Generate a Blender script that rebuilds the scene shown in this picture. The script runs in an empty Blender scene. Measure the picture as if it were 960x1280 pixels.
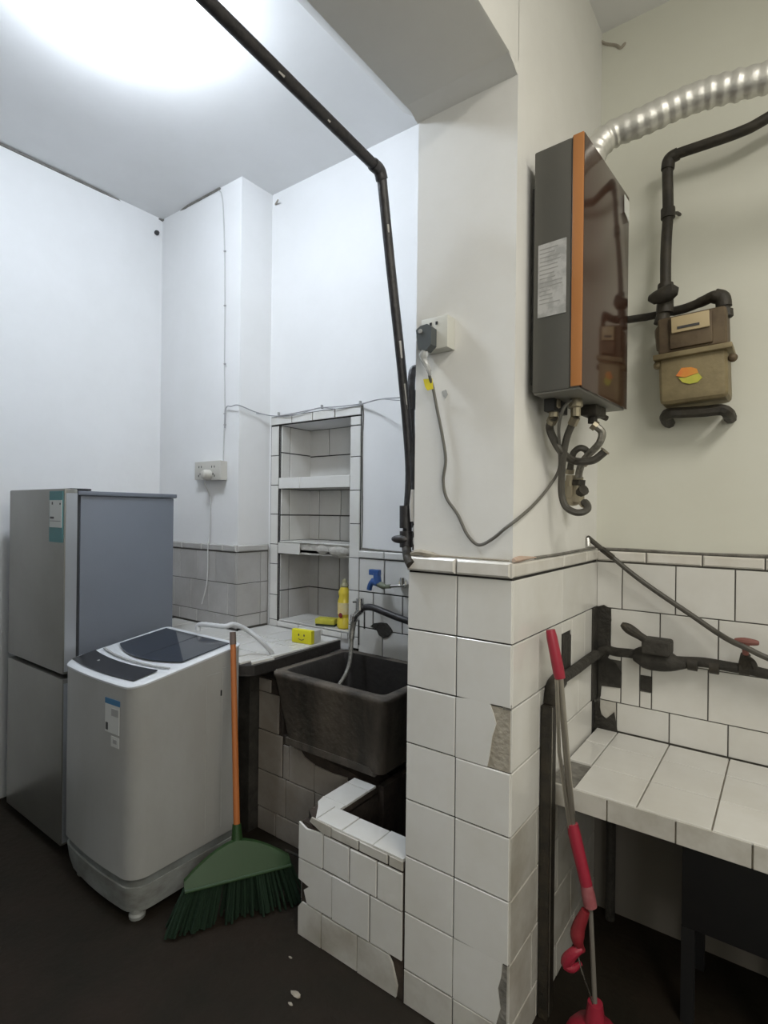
import bpy, bmesh, math, random
from mathutils import Vector, Matrix
random.seed(7)
C = bpy.context.scene.collection
PI = math.pi
EYE = 1.508          # eye height above the floor (m)

# ---------------------------------------------------------------- camera
F = 685.6
def _basis():
    yaw, pt, ro = math.radians(36.508), math.radians(0.0366), math.radians(0.667)
    fw = Vector((-math.sin(yaw)*math.cos(pt), math.cos(yaw)*math.cos(pt), math.sin(pt)))
    r = Vector((math.cos(yaw), math.sin(yaw), 0)); u = r.cross(fw)
    return math.cos(ro)*r+math.sin(ro)*u, -math.sin(ro)*r+math.cos(ro)*u, fw
CR, CU, CF = _basis()
cam = bpy.data.objects.new('camera', bpy.data.cameras.new('camera')); C.objects.link(cam)
cam.data.sensor_fit = 'VERTICAL'; cam.data.sensor_height = 36; cam.data.lens = F/1280*36
cam.data.clip_start = 0.02
cam.matrix_world = Matrix(((CR.x, CU.x, -CF.x, 0), (CR.y, CU.y, -CF.y, 0), (CR.z, CU.z, -CF.z, EYE), (0, 0, 0, 1)))
bpy.context.scene.camera = cam
def at(px, py, ax, k):
    """photo pixel -> point on the world plane x/y/z = k (the real surface the thing sits on)"""
    d = CR*((px-480)/F) - CU*((py-640)/F) + CF
    if ax == 'x': t = k/d.x
    elif ax == 'y': t = k/d.y
    else: t = (k-EYE)/d.z
    return Vector((d.x*t, d.y*t, EYE+d.z*t))

# ---------------------------------------------------------------- world, light, exposure
sc = bpy.context.scene
sc.view_settings.view_transform = 'Standard'; sc.view_settings.look = 'None'
sc.view_settings.gamma = 1; sc.view_settings.use_curve_mapping = False
sc.view_settings.exposure = 0.0
w = bpy.data.worlds.new('world'); sc.world = w; w.use_nodes = True
w.node_tree.nodes['Background'].inputs[0].default_value = (0.75, 0.82, 0.9, 1)
w.node_tree.nodes['Background'].inputs[1].default_value = 0.6
LAMP_STRENGTH = 95.0
def area(name, loc, rot, sx, sy, power, col):
    l = bpy.data.lights.new(name, 'AREA'); l.shape = 'RECTANGLE'; l.size = sx; l.size_y = sy
    l.energy = power; l.color = col
    o = bpy.data.objects.new(name, l); C.objects.link(o); o.location = loc; o.rotation_euler = rot
    return o
# added daylight for the right side, from an unseen window behind the photographer
area('added_daylight', (1.80, -1.55, 2.15), (0, math.radians(90), 0), 1.15, 1.35, 42, (1.0, 0.965, 0.90))
# added unseen light over the right-hand bay, above and right of the photographer
area('added_bay_light', (1.05, .35, 3.34), (0, 0, 0), .5, 1.3, 42, (1.0, 0.955, 0.87))

# ---------------------------------------------------------------- materials
def mat(name, col, rough=0.5, metal=0.0, col2=None, nscale=4.0, amt=0.5, bump=0.0, bscale=40.0,
        emit=None, estr=0.0, coat=0.0, lo=0.35, hi=0.65, rnd=0.0, trans=0.0, ior=None, spec=None, detail=5.0, streak=None):
    m = bpy.data.materials.new(name); m.use_nodes = True
    nt = m.node_tree; b = nt.nodes['Principled BSDF']
    b.inputs['Base Color'].default_value = (*col, 1); b.inputs['Roughness'].default_value = rough
    b.inputs['Metallic'].default_value = metal
    if coat: b.inputs['Coat Weight'].default_value = coat; b.inputs['Coat Roughness'].default_value = 0.03
    if trans: b.inputs['Transmission Weight'].default_value = trans
    if ior: b.inputs['IOR'].default_value = ior
    if spec is not None: b.inputs['Specular IOR Level'].default_value = spec
    if emit: b.inputs['Emission Color'].default_value = (*emit, 1); b.inputs['Emission Strength'].default_value = estr
    geo = nt.nodes.new('ShaderNodeNewGeometry')
    pos = geo.outputs['Position']
    if streak:
        mp = nt.nodes.new('ShaderNodeMapping'); mp.inputs['Scale'].default_value = streak
        nt.links.new(pos, mp.inputs['Vector']); pos = mp.outputs['Vector']
    src = None
    if col2:
        n = nt.nodes.new('ShaderNodeTexNoise'); n.inputs['Scale'].default_value = nscale; n.inputs['Detail'].default_value = detail
        n.inputs['Roughness'].default_value = 0.62
        nt.links.new(pos, n.inputs['Vector'])
        r = nt.nodes.new('ShaderNodeMapRange'); r.inputs['From Min'].default_value = lo; r.inputs['From Max'].default_value = hi
        r.inputs['To Max'].default_value = amt
        nt.links.new(n.outputs['Fac'], r.inputs['Value'])
        mx = nt.nodes.new('ShaderNodeMix'); mx.data_type = 'RGBA'
        mx.inputs['A'].default_value = (*col, 1); mx.inputs['B'].default_value = (*col2, 1)
        nt.links.new(r.outputs['Result'], mx.inputs['Factor']); src = mx.outputs['Result']
        nt.links.new(src, b.inputs['Base Color'])
    if rnd:
        oi = nt.nodes.new('ShaderNodeObjectInfo'); hs = nt.nodes.new('ShaderNodeHueSaturation')
        mr = nt.nodes.new('ShaderNodeMapRange'); mr.inputs['To Min'].default_value = 1-rnd; mr.inputs['To Max'].default_value = 1+rnd*0.4
        nt.links.new(oi.outputs['Random'], mr.inputs['Value']); nt.links.new(mr.outputs['Result'], hs.inputs['Value'])
        if src: nt.links.new(src, hs.inputs['Color'])
        else: hs.inputs['Color'].default_value = (*col, 1)
        nt.links.new(hs.outputs['Color'], b.inputs['Base Color'])
    if bump:
        n2 = nt.nodes.new('ShaderNodeTexNoise'); n2.inputs['Scale'].default_value = bscale; n2.inputs['Detail'].default_value = 4
        nt.links.new(geo.outputs['Position'], n2.inputs['Vector'])
        bp = nt.nodes.new('ShaderNodeBump'); bp.inputs['Strength'].default_value = bump; bp.inputs['Distance'].default_value = 0.01
        nt.links.new(n2.outputs['Fac'], bp.inputs['Height']); nt.links.new(bp.outputs['Normal'], b.inputs['Normal'])
    return m
M = dict(
 plaster=mat('white_plaster', (.80,.80,.80), .85, col2=(.74,.74,.73), nscale=2.2, amt=.6, bump=.12, bscale=14),
 plaster_cream=mat('cream_plaster', (.70,.70,.625), .85, col2=(.64,.635,.55), nscale=1.8, amt=.6, bump=.15, bscale=12),
 plaster_pillar=mat('pillar_plaster', (.76,.755,.73), .85, col2=(.69,.68,.645), nscale=2.5, amt=.6, bump=.15, bscale=13),
 grime=mat('grey_filler', (.25,.24,.215), .9, col2=(.10,.095,.085), nscale=22, amt=.8, bump=.5, bscale=70),
 mortar=mat('beige_mortar', (.42,.385,.32), .9, col2=(.27,.24,.19), nscale=16, amt=.8, bump=.5, bscale=70),
 rust=mat('rusty_mortar', (.52,.36,.28), .9, col2=(.58,.50,.42), nscale=18, amt=.8, bump=.3, bscale=70),
 grout=mat('dark_grout', (.02,.019,.018), .95, col2=(.06,.055,.05), nscale=9, amt=.6),
 grout_light=mat('grey_grout', (.17,.165,.15), .95, col2=(.07,.065,.055), nscale=7, amt=.8),
 tile=mat('white_glaze', (.74,.735,.71), .16, col2=(.62,.60,.545), nscale=3.2, amt=.55, bump=.04, bscale=9, rnd=.05),
 tile_dim=mat('darker_glaze', (.49,.48,.465), .25, col2=(.40,.385,.36), nscale=6, amt=.7, bump=.04, bscale=9, rnd=.08),  # darker grey version of the white tile glaze
 tile_brown=mat('darker_brown_glaze', (.36,.33,.29), .3, col2=(.25,.215,.175), nscale=6, amt=.8, bump=.04, bscale=9, rnd=.08), tile_dirty=mat('stained_glaze', (.60,.585,.54), .28, col2=(.30,.265,.20), nscale=5, amt=.75, lo=.42, hi=.72, bump=.05, bscale=20, rnd=.06),  # first one is a darker, browner version of the white tile
 trim_tile=mat('cream_glaze', (.74,.72,.68), .18, col2=(.58,.545,.48), nscale=9, amt=.6, bump=.04, bscale=12, rnd=.05),
 floor=mat('dark_concrete', (.011,.009,.005), .75, col2=(.020,.013,.008), nscale=2.6, amt=.9, bump=.35, bscale=30, spec=.25),
 black_pipe=mat('black_painted_iron', (.022,.021,.023), .42, col2=(.05,.045,.045), nscale=25, amt=.6, bump=.3, bscale=60),
 black_tape=mat('black_mastic', (.022,.020,.016), .75, col2=(.055,.05,.042), nscale=14, amt=.8, bump=.6, bscale=55),
 dark_pipe=mat('brown_black_pipe', (.020,.018,.014), .6, col2=(.050,.040,.026), nscale=18, amt=.7, bump=.35, bscale=60),
 chip=mat('flaked_paint', (.55,.53,.50), .8),
 stone=mat('dark_stone', (.040,.034,.028), .75, col2=(.15,.125,.098), nscale=6, amt=.9, bump=.5, bscale=35, streak=(1,1,.30)),
 stone_in=mat('wet_dark_stone', (.018,.016,.014), .6, col2=(.035,.03,.027), nscale=8, amt=.7, bump=.3, bscale=35),
 brick_basin=mat('dark_brown_bed', (.028,.022,.017), .95, col2=(.07,.05,.037), nscale=12, amt=.8, bump=.5, bscale=50), brick_dark=mat('bare_brickwork', (.045,.038,.032), .95, col2=(.10,.075,.055), nscale=12, amt=.8, bump=.6, bscale=50),
 fr_door=mat('brushed_silver_door', (.25,.245,.225), .34, metal=.45, col2=(.19,.185,.165), nscale=3, amt=.6, bump=.05, bscale=200),
 fr_edge=mat('bright_door_edge', (.50,.52,.55), .3, metal=.55),
 fr_body=mat('blue_grey_paint', (.155,.172,.205), .45, col2=(.135,.15,.18), nscale=3, amt=.5, bump=.04, bscale=160),
 gasket=mat('dark_rubber', (.03,.032,.036), .7),
 wm=mat('light_grey_plastic', (.41,.415,.40), .38, col2=(.32,.31,.285), nscale=3.5, amt=.6, bump=.03, bscale=60, streak=(1,1,.5)),
 wm_white=mat('pale_plastic_rim', (.66,.68,.70), .3),
 wm_skirt=mat('skirt_plastic', (.38,.40,.385), .45, col2=(.17,.165,.145), nscale=7, amt=.8, streak=(1,1,2)),
 wm_band=mat('grey_band', (.25,.275,.27), .5, col2=(.13,.125,.11), nscale=8, amt=.7),
 dark_glass=mat('smoked_lid', (.014,.020,.032), .10, coat=.5),
 panel_black=mat('black_control_glass', (.022,.023,.026), .22),
 teal=mat('teal_print', (.055,.20,.21), .5), white_label=mat('label_paper', (.60,.61,.585), .55),
 blue=mat('blue_print', (.04,.17,.33), .5), ink=mat('dark_print', (.05,.05,.05), .6), ink_soft=mat('grey_print', (.36,.36,.35), .6),
 paper=mat('spec_sheet', (.50,.50,.49), .5, col2=(.32,.32,.315), nscale=26, amt=.75, lo=.45, hi=.6),
 heater_side=mat('graphite_steel', (.105,.103,.092), .42, metal=.2, col2=(.12,.115,.10), nscale=5, amt=.5),
 heater_front=mat('brown_mirror_glass', (.045,.020,.013), .11, coat=.12, spec=.42),
 orange=mat('orange_strip', (.43,.175,.05), .42), heater_base=mat('heater_underside', (.22,.215,.195), .5, metal=.3),
 brass=mat('dull_brass', (.36,.32,.24), .35, metal=.8), chrome=mat('chrome', (.72,.71,.69), .22, metal=1.0),
 braid=mat('braided_steel', (.30,.29,.26), .42, metal=.7, col2=(.12,.11,.09), nscale=90, amt=.7),
 hose=mat('dark_rubber_hose', (.058,.054,.046), .5, col2=(.10,.092,.075), nscale=30, amt=.5),
 cable_grey=mat('grey_cable', (.13,.125,.11), .5), cable_mid=mat('pale_grey_cable', (.30,.30,.31), .6), cable_white=mat('off_white_cable', (.55,.55,.54), .6),
 foil=mat('aluminium_foil_duct', (.66,.65,.61), .42, metal=.7, bump=.16, bscale=45),
 meter=mat('weathered_meter_case', (.27,.22,.12), .5, metal=.25, col2=(.15,.115,.06), nscale=9, amt=.8, bump=.15, bscale=50),
 meter_dark=mat('rusty_meter_top', (.085,.058,.035), .6, metal=.2, col2=(.17,.125,.07), nscale=12, amt=.6, bump=.2, bscale=50),
 meter_plate=mat('meter_window_plate', (.50,.40,.235), .4),
 s_orange=mat('orange_sticker', (.75,.22,.05), .5, col2=(.70,.35,.05), nscale=30, amt=.8), s_green=mat('green_sticker', (.42,.46,.06), .5, col2=(.60,.55,.08), nscale=30, amt=.8),
 socket=mat('ivory_socket', (.60,.60,.55), .45), socket2=mat('aged_socket', (.52,.50,.45), .5),
 plug=mat('slate_grey_plug', (.075,.085,.088), .5), yellow=mat('yellow_tag', (.75,.62,.03), .5), clear=mat('clear_plastic_wrap', (.75,.76,.75), .2, trans=.55),
 green=mat('shaded_green_plastic', (.012,.042,.007), .55), bristle=mat('shaded_dark_green_bristles', (.005,.020,.008), .8, col2=(.008,.030,.012), nscale=60, amt=.8, streak=(1,1,.15)),  # both greens darkened to paint the shadow the broom stands in
 handle_o=mat('orange_coated_handle', (.40,.125,.03), .5), handle_cap=mat('brown_cap', (.12,.085,.07), .6),
 red=mat('red_plastic', (.33,.022,.045), .4), red_dark=mat('dark_red_plastic', (.23,.02,.028), .45), pink=mat('pink_worn_plastic', (.40,.15,.16), .55, col2=(.25,.05,.06), nscale=20, amt=.7),
 steel=mat('mop_steel_tube', (.42,.39,.34), .28, metal=.85),
 white_hose=mat('white_corrugated_hose', (.55,.56,.57), .45),
 blue_tap=mat('blue_tap_plastic', (.035,.10,.30), .4), olive=mat('olive_fitting', (.17,.19,.13), .5),
 bottle=mat('yellow_detergent', (.72,.56,.05), .25, coat=.4), bottle_clear=mat('clear_bottle_neck', (.55,.53,.35), .15, trans=.5), bot_label=mat('bottle_label', (.72,.55,.20), .5, col2=(.75,.70,.45), nscale=30, amt=.8),
 sponge_y=mat('yellow_sponge', (.72,.66,.02), .8), sponge_w=mat('white_sponge', (.62,.62,.58), .9, bump=.4, bscale=150), sponge_g=mat('olive_sponge', (.48,.46,.05), .9, bump=.4, bscale=120, col2=(.62,.56,.08), nscale=20, amt=.8), scour=mat('dark_scourer', (.03,.04,.02), .95),
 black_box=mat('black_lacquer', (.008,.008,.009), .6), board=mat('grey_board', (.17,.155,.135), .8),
 red_valve=mat('faded_red_handle', (.22,.085,.07), .55),
 lamp=mat('lamp_diffuser', (.9,.9,.9), .5, emit=(.82,.90,1.0), estr=LAMP_STRENGTH), lamp_rim=mat('lamp_rim', (.8,.8,.8), .4),
 frame=mat('window_frame_paint', (.5,.5,.47), .5), black=mat('black_plastic', (.012,.012,.012), .5),
 shelf=mat('rubble', (.52,.50,.45), .95, col2=(.30,.29,.27), nscale=14, amt=.8, bump=.8, bscale=40),
)

# ---------------------------------------------------------------- mesh builder
class MB:
    def __init__(s): s.v = []; s.f = []
    def add(s, v, f):
        n = len(s.v); s.v += [Vector(p) for p in v]; s.f += [tuple(i+n for i in q) for q in f]; return s
    def box(s, x0, x1, y0, y1, z0, z1, b=0.0, seg=2):
        x0, x1 = min(x0, x1), max(x0, x1); y0, y1 = min(y0, y1), max(y0, y1); z0, z1 = min(z0, z1), max(z0, z1)
        if b <= 0:
            return s.add([(x0,y0,z0),(x1,y0,z0),(x1,y1,z0),(x0,y1,z0),(x0,y0,z1),(x1,y0,z1),(x1,y1,z1),(x0,y1,z1)],
                         [(0,3,2,1),(4,5,6,7),(0,1,5,4),(1,2,6,5),(2,3,7,6),(3,0,4,7)])
        bm = bmesh.new(); bmesh.ops.create_cube(bm, size=1)
        for v in bm.verts: v.co = Vector(((x0+x1)/2+v.co.x*(x1-x0), (y0+y1)/2+v.co.y*(y1-y0), (z0+z1)/2+v.co.z*(z1-z0)))
        bmesh.ops.bevel(bm, geom=bm.edges[:], offset=b, segments=seg, profile=.6, affect='EDGES')
        bm.verts.index_update()
        s.add([v.co.copy() for v in bm.verts], [[v.index for v in f.verts] for f in bm.faces]); bm.free(); return s
    def prism(s, pts, d):
        """polygon of 3-D points extruded by vector d"""
        d = Vector(d); n = len(pts); pts = [Vector(p) for p in pts]
        nor = Vector((0,0,0))
        for i in range(n): nor += pts[i].cross(pts[(i+1) % n])
        if nor.dot(d) > 0: pts = pts[::-1]
        return s.add(pts+[p+d for p in pts], [tuple(range(n)), tuple(range(2*n-1, n-1, -1))]+[(i, i+n, (i+1) % n+n, (i+1) % n) for i in range(n)])
    def tube(s, path, r, seg=10, caps=True):
        P = [Vector(p) for p in path]; n = len(P)
        R = r if isinstance(r, (list, tuple)) else [r]*n
        T = []
        for i in range(n):
            a = P[max(i-1, 0)]; b = P[min(i+1, n-1)]; t = (b-a)
            T.append(t.normalized() if t.length > 1e-9 else (T[-1] if T else Vector((0,0,1))))
        u = T[0].orthogonal().normalized(); vs = []; fs = []
        for i in range(n):
            if i: u = (u-T[i]*u.dot(T[i])); u = u.normalized() if u.length > 1e-6 else T[i].orthogonal().normalized()
            w_ = T[i].cross(u)
            for k in range(seg):
                a = 2*PI*k/seg; vs.append(P[i]+(u*math.cos(a)+w_*math.sin(a))*R[i])
        for i in range(n-1):
            for k in range(seg):
                k2 = (k+1) % seg; fs.append((i*seg+k, i*seg+k2, (i+1)*seg+k2, (i+1)*seg+k))
        if caps: fs.append(tuple(range(seg-1, -1, -1))); fs.append(tuple((n-1)*seg+k for k in range(seg)))
        return s.add(vs, fs)
    def lathe(s, o, ax, prof, seg=16):
        o = Vector(o); ax = Vector(ax).normalized()
        path = [o+ax*h for r, h in prof]; u = ax.orthogonal().normalized(); w_ = ax.cross(u); vs = []; fs = []
        for (r, h), p in zip(prof, path):
            for k in range(seg):
                a = 2*PI*k/seg; vs.append(p+(u*math.cos(a)+w_*math.sin(a))*max(r, 1e-4))
        n = len(prof)
        for i in range(n-1):
            for k in range(seg):
                k2 = (k+1) % seg; fs.append((i*seg+k, i*seg+k2, (i+1)*seg+k2, (i+1)*seg+k))
        fs.append(tuple(range(seg-1, -1, -1))); fs.append(tuple((n-1)*seg+k for k in range(seg)))
        return s.add(vs, fs)
    def ball(s, c, rx, ry=None, rz=None, seg=12, jit=0):
        ry = ry or rx; rz = rz or rx; c = Vector(c)
        bm = bmesh.new(); bmesh.ops.create_uvsphere(bm, u_segments=seg, v_segments=max(6, seg//2+2), radius=1)
        bm.verts.index_update()
        vs = [Vector((c.x+v.co.x*rx*(1+random.uniform(-jit, jit)), c.y+v.co.y*ry*(1+random.uniform(-jit, jit)), c.z+v.co.z*rz*(1+random.uniform(-jit, jit)))) for v in bm.verts]
        s.add(vs, [[v.index for v in f.verts] for f in bm.faces]); bm.free(); return s
    def xf(s, m):
        s.v = [m @ p for p in s.v]; return s
def smooth(pts, n=8):
    P = [Vector(p) for p in pts]; out = []
    for i in range(len(P)-1):
        p0 = P[i-1] if i else P[0]*2-P[1]; p1 = P[i]; p2 = P[i+1]; p3 = P[i+2] if i+2 < len(P) else P[-1]*2-P[-2]
        for k in range(n):
            t = k/n
            out.append(0.5*((2*p1)+(p2-p0)*t+(2*p0-5*p1+4*p2-p3)*t*t+(3*p1-p0-3*p2+p3)*t**3))
    return out+[P[-1]]
LOC = {}
def obj(name, mb, m, parent=None, ang=35):
    me = bpy.data.meshes.new(name)
    lo = [min(p[i] for p in mb.v) for i in range(3)]; hi = [max(p[i] for p in mb.v) for i in range(3)]
    c = Vector(((lo[0]+hi[0])/2, (lo[1]+hi[1])/2, lo[2]))
    me.from_pydata([p-c for p in mb.v], [], mb.f); me.update()
    bm = bmesh.new(); bm.from_mesh(me); bmesh.ops.recalc_face_normals(bm, faces=bm.faces[:]); bm.to_mesh(me); bm.free()
    me.shade_smooth(); me.set_sharp_from_angle(angle=math.radians(ang))
    me.materials.append(m if not isinstance(m, str) else M[m])
    o = bpy.data.objects.new(name, me); C.objects.link(o)
    if parent: o.parent = parent; o.location = c-LOC[parent.name]
    else: o.location = c
    LOC[o.name] = c
    return o
def tag(o, label, cat, group=None):
    o['label'] = label; o['category'] = cat
    if group: o['group'] = group
    return o
def thing(name, label, cat, loc, group=None):
    o = bpy.data.objects.new(name, None); C.objects.link(o); o.location = loc; o.empty_display_size = .1
    LOC[o.name] = Vector(loc); return tag(o, label, cat, group)
def struct(name, mb, m, parent=None):
    o = obj(name, mb, m, parent)
    if parent is None: o['kind'] = 'structure'
    return o
def bx(*a, **k): return MB().box(*a, **k)

# ---------------------------------------------------------------- tiles
class Fr:      # a surface frame: origin O, axes U V, normal N (out of the surface)
    def __init__(s, O, U, V, N): s.O, s.U, s.V, s.N = Vector(O), Vector(U), Vector(V), Vector(N)
    def p(s, u, v, n=0): return s.O+s.U*u+s.V*v+s.N*n
_tc = {}
def tile(parent, fr, u0, v0, u1, v1, m, th=.007, name='tile', gap=.004, bev=.0015):
    if u1-u0 < .012 or v1-v0 < .012: return
    W = round(u1-u0-gap, 3); H = round(v1-v0-gap, 3); key = (W, H, th, m, name, bev, gap)
    if key not in _tc:
        a, b_ = W/2, H/2; e = bev
        vs = [(-a,-b_,0),(a,-b_,0),(a,b_,0),(-a,b_,0),(-a,-b_,th-e),(a,-b_,th-e),(a,b_,th-e),(-a,b_,th-e),(-a+e,-b_+e,th),(a-e,-b_+e,th),(a-e,b_-e,th),(-a+e,b_-e,th)]
        fs = [(3,2,1,0)]+[(i,(i+1)%4,(i+1)%4+4,i+4) for i in range(4)]+[(i+4,(i+1)%4+4,(i+1)%4+8,i+8) for i in range(4)]+[(8,9,10,11)]
        me = bpy.data.meshes.new(name); me.from_pydata(vs, [], fs); me.update(); me.materials.append(M[m]); _tc[key] = me
    o = bpy.data.objects.new(name, _tc[key]); C.objects.link(o)
    c = fr.p((u0+u1)/2, (v0+v1)/2, random.uniform(-.0006, .0006))
    o.parent = parent
    R = Matrix((fr.U, fr.V, fr.N)).transposed().to_4x4()
    J = Matrix.Rotation(random.uniform(-.003, .003), 4, 'X') @ Matrix.Rotation(random.uniform(-.003, .003), 4, 'Y') @ Matrix.Rotation(random.uniform(-.002, .002), 4, 'Z')
    o.matrix_local = Matrix.Translation(c-LOC[parent.name]) @ R @ J
    return o
def course(parent, fr, ua, ub, v0, v1, joints, m, **k):
    """a row of tiles from ua to ub broken at the given joints"""
    js = [ua]+[j for j in sorted(joints) if ua+.01 < j < ub-.01]+[ub]
    for a, b_ in zip(js, js[1:]): tile(parent, fr, a, v0, b_, v1, m, **k)
def steps(start, pitch, n=24): return [start+pitch*i for i in range(-n, n)]
def ptile(parent, pts, N, m, th=.007, name='tile'):
    """broken tile: any outline of world points on its surface, thickened inwards"""
    N = Vector(N); return obj(name, MB().prism(pts, -N*th), m, parent)

# ================================================================ SETTING
H = 3.386; BY = 2.207
struct('floor', bx(-3.5, 1.9, -3.6, 2.7, -.1, 0), 'floor')
struct('ceiling', bx(-3.5, 1.9, -3.6, 2.7, H, H+.1), 'plaster')
struct('wall_left', bx(-3.42, -3.28, -3.6, 2.7, 0, H), 'plaster')
wrt = MB(); wrt.box(1.72, 1.86, -3.6, -2.3, 0, H); wrt.box(1.72, 1.86, -.8, 2.7, 0, H); wrt.box(1.72, 1.86, -2.3, -.8, 0, 1.5); wrt.box(1.72, 1.86, -2.3, -.8, 2.8, H)
struct('wall_right', wrt, 'plaster_cream')
struct('wall_front', bx(-3.28, 1.72, -3.55, -3.4, 0, H), 'plaster_cream')
struct('added_light_blocker', bx(-.94, -.60, -3.4, .10, 0, 2.74), 'plaster_pillar')  # unseen wall piece, added to keep the right-hand light off the left bay
win = MB()
for y0, y1, z0, z1 in ((-2.3, -.8, 1.5, 1.55), (-2.3, -.8, 2.75, 2.8), (-2.3, -2.25, 1.55, 2.75), (-.85, -.8, 1.55, 2.75), (-1.575, -1.525, 1.55, 2.75)): win.box(1.735, 1.785, y0, y1, z0, z1)
struct('added_window', win, 'frame')  # unseen window frame, added around the extra daylight

# chimney breast
wc = struct('wall_chimney', bx(-3.28, -2.49, 1.987, 2.7, 0, H), 'plaster')
obj('grout_bed', bx(-3.28, -2.484, 1.982, 2.0, .6, 1.312).box(-2.4905, -2.484, 1.98, 2.207, .6, 1.312), 'grout_light', wc)
fc = Fr((0, 1.982, 0), (1,0,0), (0,0,1), (0,-1,0))
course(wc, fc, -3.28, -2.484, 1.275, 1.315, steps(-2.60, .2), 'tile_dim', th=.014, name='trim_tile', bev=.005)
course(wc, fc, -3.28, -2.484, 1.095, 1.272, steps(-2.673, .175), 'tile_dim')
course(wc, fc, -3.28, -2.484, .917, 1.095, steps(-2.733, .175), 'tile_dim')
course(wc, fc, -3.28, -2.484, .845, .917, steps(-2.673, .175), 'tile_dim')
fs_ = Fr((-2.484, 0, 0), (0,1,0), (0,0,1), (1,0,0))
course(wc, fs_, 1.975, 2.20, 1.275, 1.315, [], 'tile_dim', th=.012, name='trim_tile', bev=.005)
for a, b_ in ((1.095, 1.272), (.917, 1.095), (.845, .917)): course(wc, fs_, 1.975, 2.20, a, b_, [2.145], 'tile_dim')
obj('cornice_crack', MB().tube(smooth([(-3.279, y, H-.004+random.uniform(-.004, .003)) for y in [-1, -.3, .3, .7, 1.0, 1.3, 1.6, 1.985]]+[(-3.0, 1.984, H-.004), (-2.68, 1.984, H-.004)], 4), .0075, 5), 'grime', wc)

# niche wall
NX0, NX1, NZ0, NZ1, NY = -2.40, -1.855, .872, 2.008, 2.46
wb = MB(); wb.box(-2.49, NX0, BY+.007, 2.7, 0, H); wb.box(NX1, -.610, BY+.007, 2.7, 0, H); wb.box(NX0, NX1, BY+.007, 2.7, 0, NZ0-.007); wb.box(NX0, NX1, BY+.007, 2.7, NZ1, H); wb.box(NX0, NX1, NY+.008, 2.7, NZ0-.007, NZ1)
wn = struct('wall_back_left', wb, 'plaster')
fn = Fr((0, BY, 0), (1,0,0), (0,0,1), (0,-1,0))
gb = MB(); gb.box(-2.47, NX0, BY+.001, BY+.008, .845, 2.062); gb.box(NX1, -1.787, BY+.001, BY+.008, .6, 2.062); gb.box(NX0, NX1, BY+.001, BY+.008, NZ1, 2.062); gb.box(-1.80, -.93, BY+.001, BY+.008, .45, 1.31)
gb.box(NX0+.001, NX0+.006, BY+.008, NY, NZ0, NZ1); gb.box(NX0, NX1, NY+.001, NY+.008, NZ0, NZ1)
obj('grout_bed', gb, 'grout', wn)
course(wn, fn, -2.47, -1.785, 2.010, 2.060, [-2.294, -2.13, -1.964], 'tile', gap=.0065)
course(wn, fn, NX1, -1.785, 1.958, 2.008, [], 'tile', gap=.0065)
zs = [2.005, 1.832, 1.66, 1.49, 1.315, 1.20, 1.02, .875, .835]
for a, b_ in zip(zs[1:], zs[:-1]): tile(wn, fn, -2.462, a, NX0, b_, 'tile')
zs = [1.958, 1.796, 1.621, 1.447, 1.27, 1.10, .92, .86, .80]
for a, b_ in zip(zs[1:], zs[:-1]): tile(wn, fn, NX1, a, -1.785, b_, 'tile')
# dado right of the niche
course(wn, fn, -1.785, -.93, 1.272, 1.312, [-1.622, -1.45, -1.27, -1.1], 'tile', th=.016, name='trim_tile', bev=.005)
course(wn, fn, -1.785, -.93, 1.10, 1.272, steps(-1.622, .18), 'tile', gap=.0065)
course(wn, fn, -1.785, -.93, .917, 1.10, steps(-1.69, .18), 'tile', gap=.0065)
course(wn, fn, -1.785, -.93, .74, .917, steps(-1.63, .18), 'tile', gap=.0065)
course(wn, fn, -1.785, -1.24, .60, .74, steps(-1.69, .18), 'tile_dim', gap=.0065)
# niche inside
fi = Fr((0, NY, 0), (1,0,0), (0,0,1), (0,-1,0)); fl = Fr((NX0+.006, 0, 0), (0,1,0), (0,0,1), (1,0,0))
course(wn, fi, NX0+.006, NX1, 1.845, NZ1, [-2.235, -2.06], 'tile', gap=.0065); course(wn, fi, NX0+.006, NX1, 1.70, 1.845, [], 'tile', gap=.0065)
course(wn, fi, NX0+.006, NX1, 1.485, 1.64, [-2.31, -2.135], 'tile', gap=.0065); course(wn, fi, NX0+.006, NX1, 1.335, 1.485, [-2.31, -2.14, -1.97], 'tile', gap=.0065)
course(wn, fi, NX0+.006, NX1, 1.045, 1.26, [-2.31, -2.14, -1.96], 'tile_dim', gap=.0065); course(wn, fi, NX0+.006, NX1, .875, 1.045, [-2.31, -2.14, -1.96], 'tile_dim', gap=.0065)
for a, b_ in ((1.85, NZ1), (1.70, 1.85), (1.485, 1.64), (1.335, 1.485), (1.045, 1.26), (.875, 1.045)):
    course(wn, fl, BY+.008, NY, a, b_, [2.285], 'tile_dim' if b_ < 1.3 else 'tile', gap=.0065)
fu = Fr((0, 0, NZ0-.001), (1,0,0), (0,1,0), (0,0,1))
course(wn, fu, NX0+.006, NX1, BY+.002, NY, [-2.22, -2.04], 'tile', gap=.0065)
course(wn, fn, NX0, NX1, .838, .872, [-2.22, -2.04, -1.90], 'tile', gap=.0065)
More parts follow.
